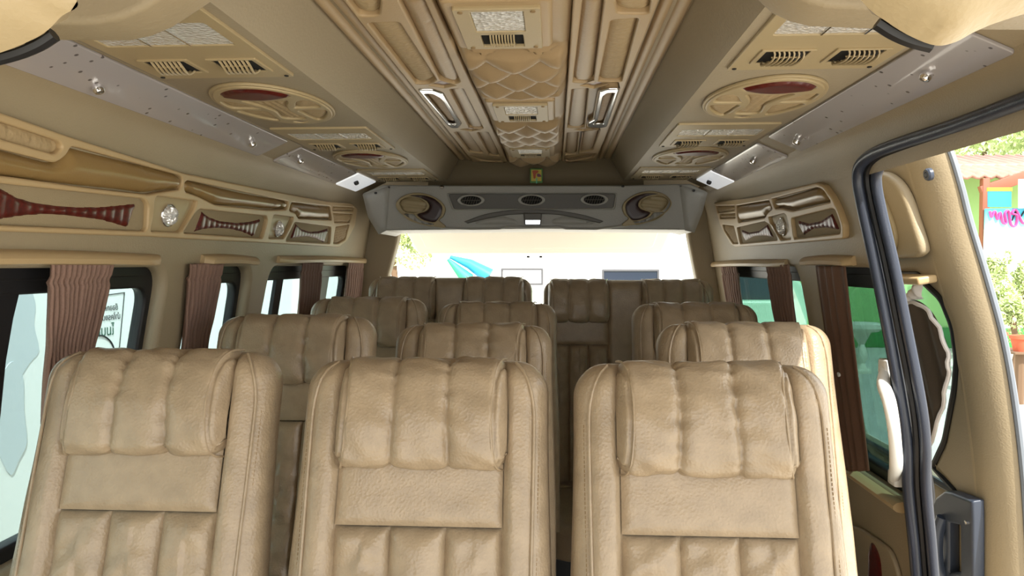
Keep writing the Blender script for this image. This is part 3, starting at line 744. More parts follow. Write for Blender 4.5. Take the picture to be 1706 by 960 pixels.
def sbox(mb, c, h, p=5.0, n=26, dome=.0):
    """superellipsoid cushion"""
    f = lambda w, e: math.copysign(abs(w) ** e, w); rows = []
    for j in range(n + 1):
        ph = -math.pi / 2 + math.pi * j / n; row = []
        for i in range(2 * n):
            th = 2 * math.pi * i / (2 * n); e = 2 / p
            row.append(Vector((c[0] + h[0] * f(math.cos(ph), e) * f(math.cos(th), e), c[1] + h[1] * f(math.cos(ph), e) * f(math.sin(th), e), c[2] + h[2] * f(math.sin(ph), e))))
        rows.append(row)
    mb.grid(rows, True)
def make_seat(W=.197, L=.72, cols=((0, .128),), rec=17, seed=0, wrinkle=1.0):
    root = empty('passenger_seat', (0, 0, 0))
    piv = (0, 0, .475)
    backrest(root, W, L, cols, math.radians(rec), piv, wrinkle, seed)
    m = MB(); sbox(m, (0, -.235, .415), (W * .97, .235, .065), 5); m.done('seat_cushion', LEATHER, root)
    m = MB()
    m.box((0, -.2, .325), (W * .85, .2, .02), .008); m.box((0, -.03, .40), (W * .6, .02, .09), .008); m.done('seat_frame', BLACK, root)
    for sx in (-1, 1):
        for y in (-.36, -.06):
            m = MB(); m.tube([(sx * W * .7, y, .31), (sx * W * .7, y - .005, .006)], .014, 10); m.box((sx * W * .7, y, .008), (.03, .04, .008), .003); m.done('leg', BLACK, root)
    return root
seatA = make_seat(seed=1.0)
seatB = make_seat(seed=5.7, wrinkle=1.15)
seatC = make_seat(seed=9.4, wrinkle=1.25)
# row, u centre of the top edge, v of the top, depth of the top
SEATS = [
 (seatA, 280, 577, 1.215, 'large tan leather seat nearest the camera on the left, beside the window', 'front row seats', 0.035),
 (seatB, 714, 592, 1.20, 'tan leather seat nearest the camera in the middle, just left of centre', 'front row seats', 0.02),
 (seatC, 1163, 598, 1.185, 'brightly lit tan leather seat nearest the camera on the door side', 'front row seats', 0.01),
 (seatB, 497, 521, 1.80, 'tan leather seat in the second row behind the front left seat', 'second row seats', 0.03),
 (seatC, 790, 536, 1.85, 'tan leather seat in the second row behind the front middle seat', 'second row seats', 0.02),
 (seatA, 1236, 534, 1.74, 'tan leather seat in the second row on the door side', 'second row seats', 0.01),
 (seatA, 616, 493, 2.44, 'tan leather seat in the third row beside the left window', 'third row seats', 0.02),
 (seatA, 829, 501, 2.44, 'tan leather seat in the third row left of the aisle', 'third row seats', 0.02),
 (seatB, 1156, 502, 2.38, 'shaded brown leather seat in the third row on the right', 'third row seats', 0.01)]
used = set(); rw = math.radians(17)
for (src, u, v, y, label, grp, yaw) in SEATS:
    if src.name in used: o = copy_tree(src)
    else: o = src; used.add(src.name)
    p = PY(u, v, y)
    topz = .475 + .72 * math.cos(rw) + .012; topy = .72 * math.sin(rw) - .02
    o.location = (p.x, p.y - topy, p.z - topz); tag(o, label, 'seat', grp)
    # stand the seat on the floor: stretch the gap with its own plinth height
    dz = o.location.z
    for ch in o.children:
        pass
# floor is flat: a low plinth carries rows that sit above it
for o in [x for x in COL.objects if x.name.startswith('passenger_seat')]:
    dz = o.location.z
    if dz > .004:
        m = MB(); m.box((0, -.2, -dz / 2), (.17, .24, dz / 2), .004)
        q = m.done('plinth', BLACK); q.parent = o
# rear bench backs
def bench(uc, v, y, W, cols, label, seed):
    L = .80; root = empty('rear_bench', (0, 0, 0)); rec = math.radians(10)
    backrest(root, W, L, cols, rec, (0, 0, .475), .8, seed)
    m = MB(); sbox(m, (0, -.24, .415), (W * .98, .25, .065), 6); m.done('seat_cushion', LEATHER, root)
    m = MB(); m.box((0, -.2, .175), (W * .9, .2, .175), .01); m.done('bench_base', BLACK, root)
    p = PY(uc, v, y); root.location = (p.x, p.y - L * math.sin(rec), 0)
    tz = p.z - (.475 + L * math.cos(rec) + .01); root.location.z = tz
    if tz > 0: m = MB(); m.box((0, -.2, -tz / 2), (W * .9, .2, tz / 2), .002); q = m.done('plinth', BLACK); q.parent = root
    tag(root, label, 'bench seat', 'rear benches')
bench(751, 459, 2.98, .332, ((-.172, .115), (.180, .115)), 'dark tan leather two person bench back on the left of the rear row', 3.3)
bench(1045, 463, 2.98, .336, ((-.195, .115), (.170, .115)), 'dark tan leather two person bench back on the right of the rear row', 6.1)

# ================================================================== rear air box
ac = empty('rear_air_box', (CX, 3.2, CZ + .22), 'wide grey rear air box with three round vents and two swirl speaker covers', 'air conditioner')
bo = FA.tr([(604, 322), (637, 308), (750, 309), (1030, 309), (1150, 306), (1179, 320), (1170, 355), (1156, 387), (1140, 383), (898, 381), (642, 384), (630, 390), (612, 360)])
plate('housing', FA, rp(bo, .006), [], -.33, 0, BOXM, ac, bev=.006, seg=3)
# angled cheeks
for pts in ([(604, 324), (650, 310), (644, 384), (631, 391), (613, 362)], [(1132, 308), (1179, 321), (1170, 355), (1157, 388), (1141, 384)]):
    puff('cheek', FA, FA.tr(pts), .012, .03, 0, BOXM, ac, s=.012)
def pac(pts): return FA.tr([(650 + x / 3.554, 300 + y / 3.554) for x, y in pts])
rec_o = rp(pac([(345, 85), (1335, 82), (1320, 168), (380, 172)]), .01)
plate('recess_panel', FA, rec_o, [], .0005, .004, BOXD, ac, bev=.001)
plate('recess_lip', FA, rp(pac([(335, 78), (1345, 75), (1330, 176), (370, 180)]), .01), [rec_o], 0, .010, BOXM, ac, bev=.003)
for (x, y) in ((480, 122), (838, 120), (1208, 118)):
    c = pac([(x, y)])[0]; rx, ry = .056, .0235
    v = plate('round_vent', FA, ell(c[0], c[1], rx, ry), [ell(c[0], c[1], rx * .74, ry * .74)], .002, .014, BOXM, ac, bev=.003, seg=3)
    plate('vent_cavity', FA, ell(c[0], c[1], rx * .76, ry * .76), [], .004, .005, DARK, v, bev=0, seg=0)
    m = MB()
    for k in range(8):
        xx = (k - 3.5) / 4 * rx * .72; hh = ry * .74 * math.sqrt(max(.05, 1 - (xx / (rx * .74)) ** 2))
        m.tube([FA.w(c[0] + xx - hh * .35, c[1] - hh, .009), FA.w(c[0] + xx + hh * .35, c[1] + hh, .009)], .0015, 5)
    m.tube([FA.w(c[0] - rx * .7, c[1], .0085), FA.w(c[0] + rx * .7, c[1], .0085)], .0015, 5)
    m.done('vent_fins', BOXD, v)
# swirl speaker covers (drawn left, mirrored right)
def swirl(mir):
    def q(pts):
        pts = [(x, y) for x, y in pts]
        if mir: pts = [(1706 - x - 4, y - 10) for x, y in pts]
        return pac(pts)
    name = 'right' if mir else 'left'
    oc = q([(188, 182)])[0]
    outer = cr(q([(40, 140), (75, 100), (150, 78), (230, 88), (300, 125), (330, 170), (318, 215), (295, 240), (330, 272), (318, 285), (260, 276), (180, 262), (90, 215), (50, 180)]), 6, True)
    cres = cr(q([(125, 96), (190, 92), (260, 112), (308, 155), (306, 200), (285, 235), (262, 250), (205, 240), (165, 205), (215, 188), (236, 160), (222, 128), (180, 106)]), 5, True)
    eyep = cr(q([(62, 140), (90, 112), (150, 106), (205, 128), (222, 156), (205, 180), (150, 196), (95, 190)]), 5, True)
    tail = cr(q([(88, 206), (140, 204), (170, 232), (225, 252), (262, 262), (240, 270), (180, 256), (120, 236)]), 5, True)
    g = plate('speaker_cover', FA, outer, [cres, eyep, tail], 0, .020, CREAM, ac, bev=.004, seg=3)
    puff('burgundy_crescent', FA, cres, .003, .01, .008, DARKWOOD, g, s=.008)
    puff('shell_pad', FA, eyep, .006, .03, .006, CREAM, g, fn=lambda x, y, d: .002 * np.sin(y * 320 + x * 40), s=.005)
    puff('ribbed_tail', FA, tail, .004, .01, .006, BOXM, g, fn=lambda x, y, d: .004 * np.sin(x * 210), s=.004)
swirl(False); swirl(True)
# wing shaped pull with central latch
wing = cr(pac([(440, 248), (560, 205), (700, 182), (850, 176), (1000, 184), (1150, 210), (1262, 245)]), 6)
wlow = cr(pac([(1240, 256), (1150, 236), (1000, 208), (850, 202), (700, 208), (560, 232), (462, 258)]), 6)
plate('wing_arch', FA, wing + wlow, [], 0, .014, BOXD, ac, bev=.003, seg=3)
for pts in ([(480, 256), (570, 226), (640, 214), (700, 222), (770, 252), (700, 262), (560, 264)], [(1225, 256), (1130, 226), (1060, 212), (1000, 222), (935, 250), (1000, 262), (1140, 264)]):
    puff('grip_pad', FA, cr(pac(pts), 5, True), .005, .012, .001, BOXM, ac, s=.009)
lat = rp(pac([(790, 196), (900, 196), (892, 268), (798, 268)]), .005)
lt_ = plate('latch', FA, lat, [], 0, .020, BOXD, ac, bev=.005, seg=3)
plate('latch_plate', FA, rp(pac([(800, 238), (892, 238), (888, 266), (802, 266)]), .003), [], .0195, .0215, CHROME, lt_, bev=.001)
m = MB(); m.tube([FA.w(*pac([(300, 284)])[0], .006), FA.w(*pac([(480, 290)])[0], .012), FA.w(*pac([(650, 288)])[0], .012), FA.w(*pac([(685, 276)])[0], .008), FA.w(*pac([(850, 280)])[0], .012), FA.w(*pac([(1000, 276)])[0], .008), FA.w(*pac([(1040, 288)])[0], .012), FA.w(*pac([(1220, 290)])[0], .012), FA.w(*pac([(1410, 268)])[0], .006)], .0045, 8)
m.done('lower_bead', BOXM, ac)
for (x, y) in ((308, 45), (1378, 38)):
    c = pac([(x, y)])[0]; m = MB(); m.grid([[FA.w(c[0] + q * math.cos(t), c[1] + q * math.sin(t) * .7, h) for t in np.linspace(0, 2 * math.pi, 12, endpoint=False)] for q, h in ((.011 if x < 900 else .006, .0), (.010 if x < 900 else .006, .006), (.004, .012), (0, .013))], True)
    m.done('knob', CHROME if x < 900 else BLACK, ac)
for (u, v) in ((627, 322), (1155, 318)):
    c = FA.ab(u, v); m = fbox(FA, c[0], c[1], .005, .004, .008, .016, .002); m.done('clip', BLACK, ac)
# green picture sticker on the dark face above
FS = Frame((0, 3.035, CZ), (1, 0, 0), (0, 0, 1))
sp = rp(FS.tr([(883, 281), (904, 281), (904, 305), (883, 305)]), .003)
st = plate('picture_sticker', FS, sp, [], 0, .002, mat('sticker_green', '#3f7a2a', .4), bev=.0006)
tag(st, 'small green framed picture sticker with orange figures on the dark strip above the rear box', 'sticker')
def q2(pts): return FS.tr(pts)
plate('yellow_ground', FS, rp(q2([(885, 283), (902, 283), (902, 302), (885, 302)]), .002), [], .002, .0026, mat('sticker_yellow', '#b9a83a', .5), st, bev=.0001)
plate('orange_shape', FS, cr(q2([(887, 285), (892, 284), (897, 285), (896, 288), (893, 290), (892, 297), (889, 297), (888, 290)]), 4, True), [], .0026, .0031, mat('sticker_orange', '#a5481f', .5), st, bev=.0001)
plate('purple_shape', FS, cr(q2([(895, 290), (899, 290), (902, 294), (898, 295), (895, 294)]), 4, True), [], .0026, .0031, mat('sticker_purple', '#6b3050', .5), st, bev=.0001)
plate('mint_stem', FS, rp(q2([(893, 297), (895, 297), (895, 306), (893, 306)]), .001), [], .0026, .0031, mat('sticker_mint', '#5fb89a', .5), st, bev=.0001)

# ================================================================== tailgate, raised behind the opening
tg = empty('tailgate', (CX, 3.5, CZ + .5), 'raised tailgate with cream inner lining hanging beyond the rear opening', 'tailgate')
A0 = Vector((CX, 3.50, CZ + .48)); A1 = PY(900, 424, 4.15); A1.x = CX
FT = Frame(A0, (1, 0, 0), tuple(A0 - A1)); LT = (A0 - A1).length
pL = PY(686, 424, 4.15).x - CX; pR = PY(1112, 424, 4.15).x - CX
tgp = rp([(pL + .03, -LT), (pR - .03, -LT), (pR + .07, 0), (pL - .07, 0)], .04, 6)
tgm = mat('cream_tailgate', '#ece7db', .6, bump=.1, bscale=300)
plate('lining', FT, tgp, [], -.05, 0, tgm, tg, bev=.015, seg=4)
plate('raised_panel', FT, rp([(pL + .09, -LT + .07), (pR - .09, -LT + .07), (pR - .03, -.05), (pL + .03, -.05)], .03), [], -.002, .008, tgm, tg, bev=.004, seg=2)
m = MB()
for x in (-.03, .04): m.box(PY(889 + x * 300, 428, 4.16), (.008, .01, .006), .002)
m.done('striker', BLACK, tg)

# ================================================================== front overhead pieces
FH = Frame((0, .86, CZ), (1, 0, 0), (0, 0, 1))
arch = FH.tr([(-260, 62), (78, 65), (150, 66), (212, 66), (250, 58), (283, 44), (320, 20), (354, -3), (380, -40), (420, -75), (1200, -75), (1236, -45), (1262, -4), (1288, 20), (1318, 34), (1350, 42), (1478, 47), (1900, 50)])
topz = .43
arch = arch + [(.78, .30), (.60, topz), (-.75, topz), (-.88, .30)]
arch[0] = (-.80, arch[0][1]); arch[17] = (.665, arch[17][1])
tag(plate('front_overhead_arch', FH, arch, [], -.01, .06, TRIM, bev=.008, seg=4), 'beige arched overhead header crossing the roof at the top edge of the photo', 'header')
FP = Frame((0, .60, CZ), (1, 0, 0), (0, 0, 1))
def pod(pts, rim, label):
    g = empty('overhead_pod', FP.w(*FP.ab(*pts[len(pts) // 2])), label, 'overhead pod', 'overhead pods')
    P = FP.tr(pts); m = MB()
    puff('', FP, P, .055, .08, .0, None, s=.010, mb=m)
    B = Frame(FP.o, -FP.ex, FP.ey); puff('', B, [(-a, b) for a, b in P], .03, .04, .0, None, s=.012, mb=m)
    m.done('shell', mat('pod_leather', '#b3a07c', .42, bump=.3, bscale=260), g)
    R = FP.tr(rim); m = MB(); m.tube([FP.w(a, b, -.012) for a, b in cr(R, 5)], .0062, 8); m.done('black_rim', BLACK, g)
pod(cr([(-140, -90), (-150, 90), (-60, 102), (0, 88), (50, 68), (80, 50), (104, 26), (128, 12), (126, -8), (100, -90)], 4, True), [(-140, 88), (-60, 96), (0, 85), (45, 68), (74, 50)], 'domed beige pod with a black rim at the upper left corner')
pod(cr([(1380, -90), (1436, 2), (1480, 38), (1520, 62), (1560, 76), (1592, 70), (1622, 54), (1660, 38), (1720, 20), (1800, 4), (1800, -90)], 4, True), [(1473, 29), (1500, 46), (1530, 59), (1565, 68)], 'domed beige pod with a black rim at the upper right corner')

# ================================================================== door opening: seals, grab handle, lower trim
seal = [(1760, 150), (1700, 172), (1600, 208), (1500, 240), (1462, 256), (1443, 274), (1439, 300), (1448, 350), (1468, 440), (1488, 540), (1512, 670), (1521, 740), (1523, 810), (1532, 900), (1537, 960), (1545, 1040)]
pts = [FR.w(*FR.ab(u, v), .012) for u, v in cr(seal, 6)]
g = empty('door_seal', pts[0], 'thick blue black rubber seal around the side door opening', 'door seal')
m = MB(); m.tube(pts, .0135, 12, flat=.9); m.done('outer_bead', SEAL, g)
seal2 = [(1760, 162), (1700, 184), (1600, 219), (1505, 252), (1475, 266), (1461, 283), (1458, 305), (1466, 350), (1487, 440), (1507, 540), (1532, 670), (1540, 740), (1541, 810), (1549, 900), (1554, 960), (1562, 1040)]
pts2 = [FR.w(*FR.up(-.012).ab(u + 2, v), -.012) for u, v in cr(seal2, 6)]
m = MB(); m.tube(pts2, .0115, 12); m.done('inner_bead', SEAL, g)
pts3 = [FR.w(*FR.up(-.002).ab(u - 12, v - 4), -.002) for u, v in cr(seal2, 6)]
m = MB(); m.tube(pts3, .0085, 8); m.done('lip', BLACK, g)
# curved grab handle
H = [(1474, 612), (1472, 640), (1481, 668), (1488, 705), (1492, 745), (1493, 775), (1490, 797)]
hp = [FR.w(*FR.up(h).ab(u, v), h) for (u, v), h in zip(H, (.014, .034, .045, .050, .048, .040, .014))]
rr = [.010, .014, .014, .013, .013, .014, .012]
cp = [Vector(p) for p in cr([tuple(p) for p in hp], 6)]; cr_r = [x[0] for x in cr([(r, 0) for r in rr], 6)]
g = empty('grab_handle', hp[0], 'curved off white plastic grab handle on the post beside the side door', 'grab handle')
m = MB(); m.tube(cp, cr_r, 12); m.done('grip', IVORY, g)
for p in (hp[0], hp[-1]):
    m = MB(); c = p - FR.n * .006; m.box(c, (.014, .020, .018), .006); m.done('foot', IVORY, g)
# sill ledge and lower side panel
A = FR.ab(1400, 770); B = FR.ab(1500, 808)
m = MB(); m.tube([FR.w(A[0] - .5, -.575, .004), FR.w(B[0], -.575, .004)], .022, 10, flat=.6); tag(m.done('window_sill', TRIMW), 'tan sill ledge under the front right window', 'window sill')
low = FR.tr([(1380, 860), (1440, 880), (1490, 915), (1505, 960), (1512, 1100), (1380, 1100)])
lo = plate('lower_side_panel', FR, rp(low, .03), [], .0, .012, TRIM, bev=.005, seg=3); tag(lo, 'low tan side panel with a burgundy insert beside the door step', 'trim panel')
puff('burgundy_insert', FR, cr(FR.tr([(1458, 905), (1468, 912), (1476, 940), (1476, 1000), (1456, 1000), (1454, 940)]), 4, True), .004, .01, .012, WOOD, lo, s=.01)

# ================================================================== sliding door, standing open outside
FDo = Frame((CX + 1.03, 0, CZ), (0, -1, 0), (-.19, 0, 1))
sd = empty('sliding_door', FDo.w(-2.0, -1.0), 'open sliding side door with beige inner lining seen through the door opening', 'door')
edge = FDo.tr([(1545, 222), (1568, 262), (1588, 320), (1604, 380), (1632, 470), (1660, 570), (1680, 680), (1694, 800), (1706, 960)])
EB = FDo.tr([(1490, 225), (1512, 262), (1530, 320), (1545, 380), (1571, 470), (1597, 570), (1616, 680), (1630, 800), (1642, 960)])
e0 = EB[0]; en = EB[-1]
dout = EB + [(en[0], -1.35), (-2.85, -1.35), (-2.85, .30), (e0[0] - .3, .31), (e0[0] - .04, e0[1] + .02)]
dwin = FDo.tr([(1540, 474), (1566, 498), (1585, 545), (1592, 600), (1588, 650), (1572, 735), (1552, 778)]) ; dwin = dwin + [(-2.0, -.62), (-2.70, -.62), (-2.70, -.03), (-2.0, -.03)]
dwin = rp(dwin, .02)
plate('door_panel', FDo, dout, [dwin], -.06, 0, TRIM, sd, bev=.022, seg=5)
m = MB(); rows = []; es = cr(EB, 5); es = es + [(es[-1][0], b) for b in (-.8, -1.0, -1.3)]
for a, b in es: rows.append([FDo.w(a - .012 + .098 * math.sin(t), b, -.0005 - .075 * (1 - math.cos(t)) + (.004 if False else 0)) for t in np.linspace(0, 1.35, 14)])
m.grid(rows); m.done('front_return', TRIM, sd)
m = MB(); m.tube([FDo.w(a - .012 + .098 * math.sin(1.35), b, -.0005 - .075 * (1 - math.cos(1.35))) for a, b in es], .008, 8); m.done('edge_strip', mat('grey_weatherstrip', '#6f757d', .5), sd)
plate('window_glass', FDo, dwin, [], -.05, -.046, GLASS, sd, bev=.0005, seg=0)
m = MB(); m.tube([FDo.w(a, b, -.006) for a, b in dwin] + [FDo.w(*dwin[0], -.006)], .010, 8, False); m.done('window_rubber', BLACK, sd)
# raised upper pad with oval speaker
ped = cr(FDo.tr([(1400, 300), (1470, 285), (1500, 292), (1522, 320), (1540, 370), (1552, 410), (1548, 424), (1520, 428), (1400, 430)]), 5, True)
plate('upper_pad', FDo, ped, [], 0, .030, TRIM, sd, bev=.012, seg=4)
spk = cr(FDo.tr([(1440, 300), (1470, 302), (1490, 320), (1508, 360), (1516, 395), (1508, 420), (1480, 424), (1440, 424)]), 5, True)
s1 = cr(FDo.tr([(1462, 308), (1474, 314), (1488, 332), (1486, 336), (1470, 334)]), 4, True)
s2 = cr(FDo.tr([(1485, 344), (1496, 346), (1504, 362), (1510, 392), (1502, 388), (1490, 368)]), 4, True)
s3 = cr(FDo.tr([(1480, 372), (1492, 384), (1506, 400), (1498, 415), (1484, 410)]), 4, True)
so = plate('speaker_surround', FDo, spk, [s1, s2, s3], .028, .040, CREAM, sd, bev=.004, seg=3)
for q in (s1, s2, s3): puff('grille_pad', FDo, q, .006, .012, .030, PERF, so, s=.008)
c = FDo.ab(1551, 290); m = MB()
m.grid([[FDo.w(c[0] + q * math.cos(t), c[1] + q * math.sin(t), h) for t in np.linspace(0, 2 * math.pi, 24, endpoint=False)] for q, h in ((.015, 0), (.0155, .008), (.013, .012), (.007, .0125), (.006, .010), (.005, .013), (0, .0135))], True)
m.done('bump_stop', HANDLE, sd)
c0 = FDo.ab(1490, 458); c1 = FDo.ab(1556, 464)
m = fbox(FDo, (c0[0] + c1[0]) / 2, c0[1] - .005, abs(c1[0] - c0[0]) / 2 + .02, .010, 0, .05, .006); m.done('window_ledge', TRIMW, sd)
# drawn fabric curtain over the door window
cf = cr(FDo.tr([(1488, 506), (1506, 505), (1530, 500), (1556, 520), (1576, 560), (1586, 600), (1582, 640), (1568, 700), (1548, 750), (1525, 775), (1500, 785), (1486, 780), (1484, 640)]), 5, True)
puff('door_curtain', FDo, cf, .006, .01, .004, SHEER, sd, fn=lambda x, y, d: .006 * np.sin(x * 60 + y * 9) * np.clip(d / .02, 0, 1), s=.010)
m = MB(); hem = cr(FDo.tr([(1506, 508), (1532, 504), (1556, 522), (1577, 562), (1587, 602), (1583, 642), (1569, 702), (1549, 752), (1526, 777)]), 5)
m.tube([FDo.w(a + .002 * math.sin(k * 2.1), b, .010 + .003 * math.sin(k * 1.3)) for k, (a, b) in enumerate(hem)], .0055, 7); m.done('curtain_hem', PAPERW, sd)
wp = cr(FDo.tr([(1503, 505), (1512, 492), (1526, 478), (1536, 466), (1540, 480), (1541, 497), (1525, 500), (1508, 512)]), 4, True)
puff('knotted_tie', FDo, wp, .016, .02, .006, PAPERW, sd, fn=lambda x, y, d: .004 * np.sin(x * 150 + y * 120), s=.006)
# inner latch handle
lo_ = rp(FDo.tr([(1566, 850), (1578, 826), (1592, 816), (1604, 818), (1641, 832), (1642, 862), (1642, 1010), (1562, 1010), (1560, 900)]), .008)
lh = plate('latch_housing', FDo, lo_, [rp(FDo.tr([(1600, 868), (1620, 872), (1620, 950), (1600, 952)]), .004)], 0, .032, HANDLE, sd, bev=.007, seg=4)
m = MB(); ctr = [FDo.w(*FDo.ab(1592, v), h) for v, h in ((858, .034), (880, .046), (910, .050), (940, .046), (956, .034))]
m.tube(cr([tuple(p) for p in ctr], 5), .012, 10, flat=1.3); m.done('pull_lever', HANDLE, lh)
c = FDo.ab(1632, 867); m = MB(); m.grid([[FDo.w(c[0] + q * math.cos(t), c[1] + q * math.sin(t), h) for t in np.linspace(0, 2 * math.pi, 16, endpoint=False)] for q, h in ((.0055, .031), (.0055, .035), (.002, .0355), (0, .034))], True); m.done('screw', CHROME, lh)

# ================================================================== outside
GZ = -.35
m = MB(); m.box((0, 14, GZ - .05), (40, 34, .05), 0); struct(m.done('ground', CONC, None, False))
def at(u, v, Y): return PY(u, v, Y)
def wallbox(name, x0, x1, z0, z1, y, th, mt, parent=None):
    m = MB(); m.box(((x0 + x1) / 2, y + th / 2, (z0 + z1) / 2), ((x1 - x0) / 2, th / 2, (z1 - z0) / 2), .01); return m.done(name, mt, parent)
# white hoarding with notice, left of the van
hb = empty('white_hoarding', (-2.3, 2.2, GZ), 'white painted wall close outside the left windows with a written notice', 'wall')
FW = Frame((-2.25, 0, CZ), (0, 1, 0), (0, 0, 1))
m = fbox(FW, 4.0, -.2, 5.0, 1.5, -.06, 0, .005); m.done('wall_panel', WWALL, hb)
c1 = FW.tr([(126, 498), (207, 487), (193, 640), (112, 640)])
m = MB(); mm = c1 + [c1[0]]
nf = plate('notice_frame', FW, c1, [[(a * .985 + (sum(p[0] for p in c1) / 4) * .015, b * .985 + (sum(p[1] for p in c1) / 4) * .015) for a, b in c1]], .001, .004, INK, hb, bev=0, seg=0)
def th(u, v, body, size, mt, name):
    a, b = FW.ab(u, v); text_mesh(body, FW, a, b, size, .003, mt, name, hb, mirror=True, align='LEFT')
th(196, 516, 'ยืออกคินิราง', .042, INK, 'upper_lettering')
th(200, 531, 'นำใครงบบทัทจอ', .044, INK, 'middle_lettering')
th(190, 557, 'โมนศัราง', .075, GINK, 'green_lettering')
ce = FW.ab(160, 598); m = MB(); m.tube([FW.w(ce[0] +   .15 * math.cos(t), ce[1] + .115 * math.sin(t), .004) for t in np.linspace(0, 2 * math.pi, 40)], .004, 5, False); m.done('drawn_circle', INK, hb)
for (u, v, w, h) in ((20, 545, .16, .30), (14, 690, .12, .25)):
    a, b = FW.ab(u, v); m = MB()
    plate('', FW, cr([(a + w * math.cos(t) * random.uniform(.6, 1.2), b + h * math.sin(t) * random.uniform(.6, 1.2)) for t in np.linspace(0, 2 * math.pi, 12, endpoint=False)], 3, True), [], .001, .003 if v < 600 else .006, None, bev=0, seg=0, mb=m)
    m.done('grey_patch', mat('grey_stain', '#c9d0d4', .9), hb)
# white building behind the van
wbd = empty('white_building', (0, 16, GZ), 'long white building seen through the rear opening', 'building')
p0 = at(700, 430, 16); p1 = at(1200, 430, 16)
wallbox('facade', -7.5, 4.6, GZ, 3.6, 16, .3, WWALL, wbd)
f = Frame((0, 15.99, CZ), (1, 0, 0), (0, 0, 1))
for (u0, v0, u1, v1, nm, mt) in ((835, 447, 905, 475, 'white_window', WWALL), (1003, 449, 1098, 475, 'dark_window', mat('blue_grey_pane', '#1c2536', .3))):
    q = f.tr([(u0, v0), (u1, v0), (u1, v1), (u0, v1)])
    fo = plate('window', f, q, [[(a + (.04 if i in (0, 3) else -.04), b + (-.04 if i < 2 else .04)) for i, (a, b) in enumerate(q)]], 0, .04, mat('grey_frame_' + nm, '#4c4c50', .6), wbd, bev=.005)
    plate('pane', f, q, [], .0, .015, mt, fo, bev=0, seg=0)
# folded blue and green parasol
pa, pb = at(750, 428, 9), at(815, 460, 9)
g = empty('market_parasol', (pa.x, pa.y, GZ), 'folded blue and green striped awning cloth beyond the rear opening', 'awning')
m = MB(); m.tube([pa, (pa + pb) / 2 + Vector((0, 0, .03)), pb], [.03, .09, .14], 14, flat=.7); m.done('blue_cloth', BLUE, g)
m = MB(); m.tube([pa + Vector((-.02, -.05, -.03)), pb + Vector((-.25, -.05, -.05))], [.02, .09], 12); m.done('green_cloth', mat('green_cloth', '#2f9a77', .6), g)
m = MB(); m.tube([pb, (pb.x, pb.y, GZ)], .03, 8); m.done('pole', BARK, g)
# green house to the right
gh = empty('green_house', (8, 15, GZ), 'bright green house with a terracotta roof edge beyond the side door', 'house')
X0 = at(1215, 440, 15).x
wallbox('facade', 3.3, 11.5, GZ, CZ + 1.95, 15, .25, GREENW, gh)
wallbox('base_band', 3.3, 11.5, GZ, CZ + -1.25, 14.93, .07, mat('dark_green_paint', '#3f8a45', .8), gh)
m = MB(); rows = []
for t in np.linspace(0, 1, 3): rows.append([Vector((x, 13.9 + 2.6 * t, CZ + 1.62 + .7 * t + .035 * math.cos(x * 30))) for x in np.linspace(6.9, 12, 170)])
m.grid(rows); o = m.done('tiled_roof', REDROOF, gh); md = o.modifiers.new('t', 'SOLIDIFY'); md.thickness = .06
q = at(1643, 320, 13.9)
m = MB(); m.box((q.x, 13.95, (GZ + q.z + .25) / 2), (.06, .06, (q.z + .25 - GZ) / 2), .01); m.box((q.x + .35, 13.95, q.z + .16), (.45, .05, .10), .01, Matrix.Rotation(-.35, 3, 'Y')); m.done('porch_post', ORANGE, gh)
# windowed light green pickup / room seen through the rear right glass
cv = empty('mint_van', (3.2, 10, GZ), 'pale mint vehicle body with dark side window seen through the rear right glass', 'vehicle')
fv = Frame((0, 9.5, CZ), (1, 0, 0), (0, 0, 1))
body = rp(fv.tr([(1218, 440), (1300, 440), (1345, 478), (1350, 640), (1180, 640), (1185, 500)]), .15)
gl = rp(fv.tr([(1224, 450), (1292, 450), (1325, 500), (1215, 500)]), .06)
plate('body', fv, body, [gl], -1.6, 0, CAR, cv, bev=.05, seg=3)
plate('side_window', fv, gl, [], -.1, -.05, mat('dark_car_glass', '#22343c', .05, coat=1), cv, bev=.005)
for u in (1235, 1320):
    c = fv.ab(u, 640); m = MB(); m.tube([Vector((c[0], 9.5, GZ + .33)), Vector((c[0], 9.75, GZ + .33))], .33, 24); m.done('wheel', BLACK, cv)
# carved stone table
tb = at(1436, 541, 11.5)
g = empty('stone_table', (tb.x, tb.y, GZ), 'pale carved stone table with scrolled pedestal seen through the front right window', 'table')
m = MB(); bz = tb.z
m.grid([[Vector((tb.x + (.27 + .02 * math.sin(t * 7)) * q * math.cos(t), tb.y + .25 * q * math.sin(t), bz + h)) for t in np.linspace(0, 2 * math.pi, 28, endpoint=False)] for q, h in ((0, .03), (.9, .03), (1, .01), (1, -.05), (.85, -.10), (0, -.09))], True); m.done('table_top', STONE, g)
H_ = bz - GZ - .08
m = MB()
prof = [(.15, 0), (.15, .06), (.08, .10), (.05, .22), (.09, .36), (.07, .52), (.04, .66), (.09, .82), (.15, 1)]
m.grid([[Vector((tb.x + r * (1 + .15 * math.sin(5 * t)) * math.cos(t), tb.y + r * math.sin(t), GZ + H_ * z)) for t in np.linspace(0, 2 * math.pi, 22, endpoint=False)] for r, z in prof], True); m.done('pedestal', STONE, g)
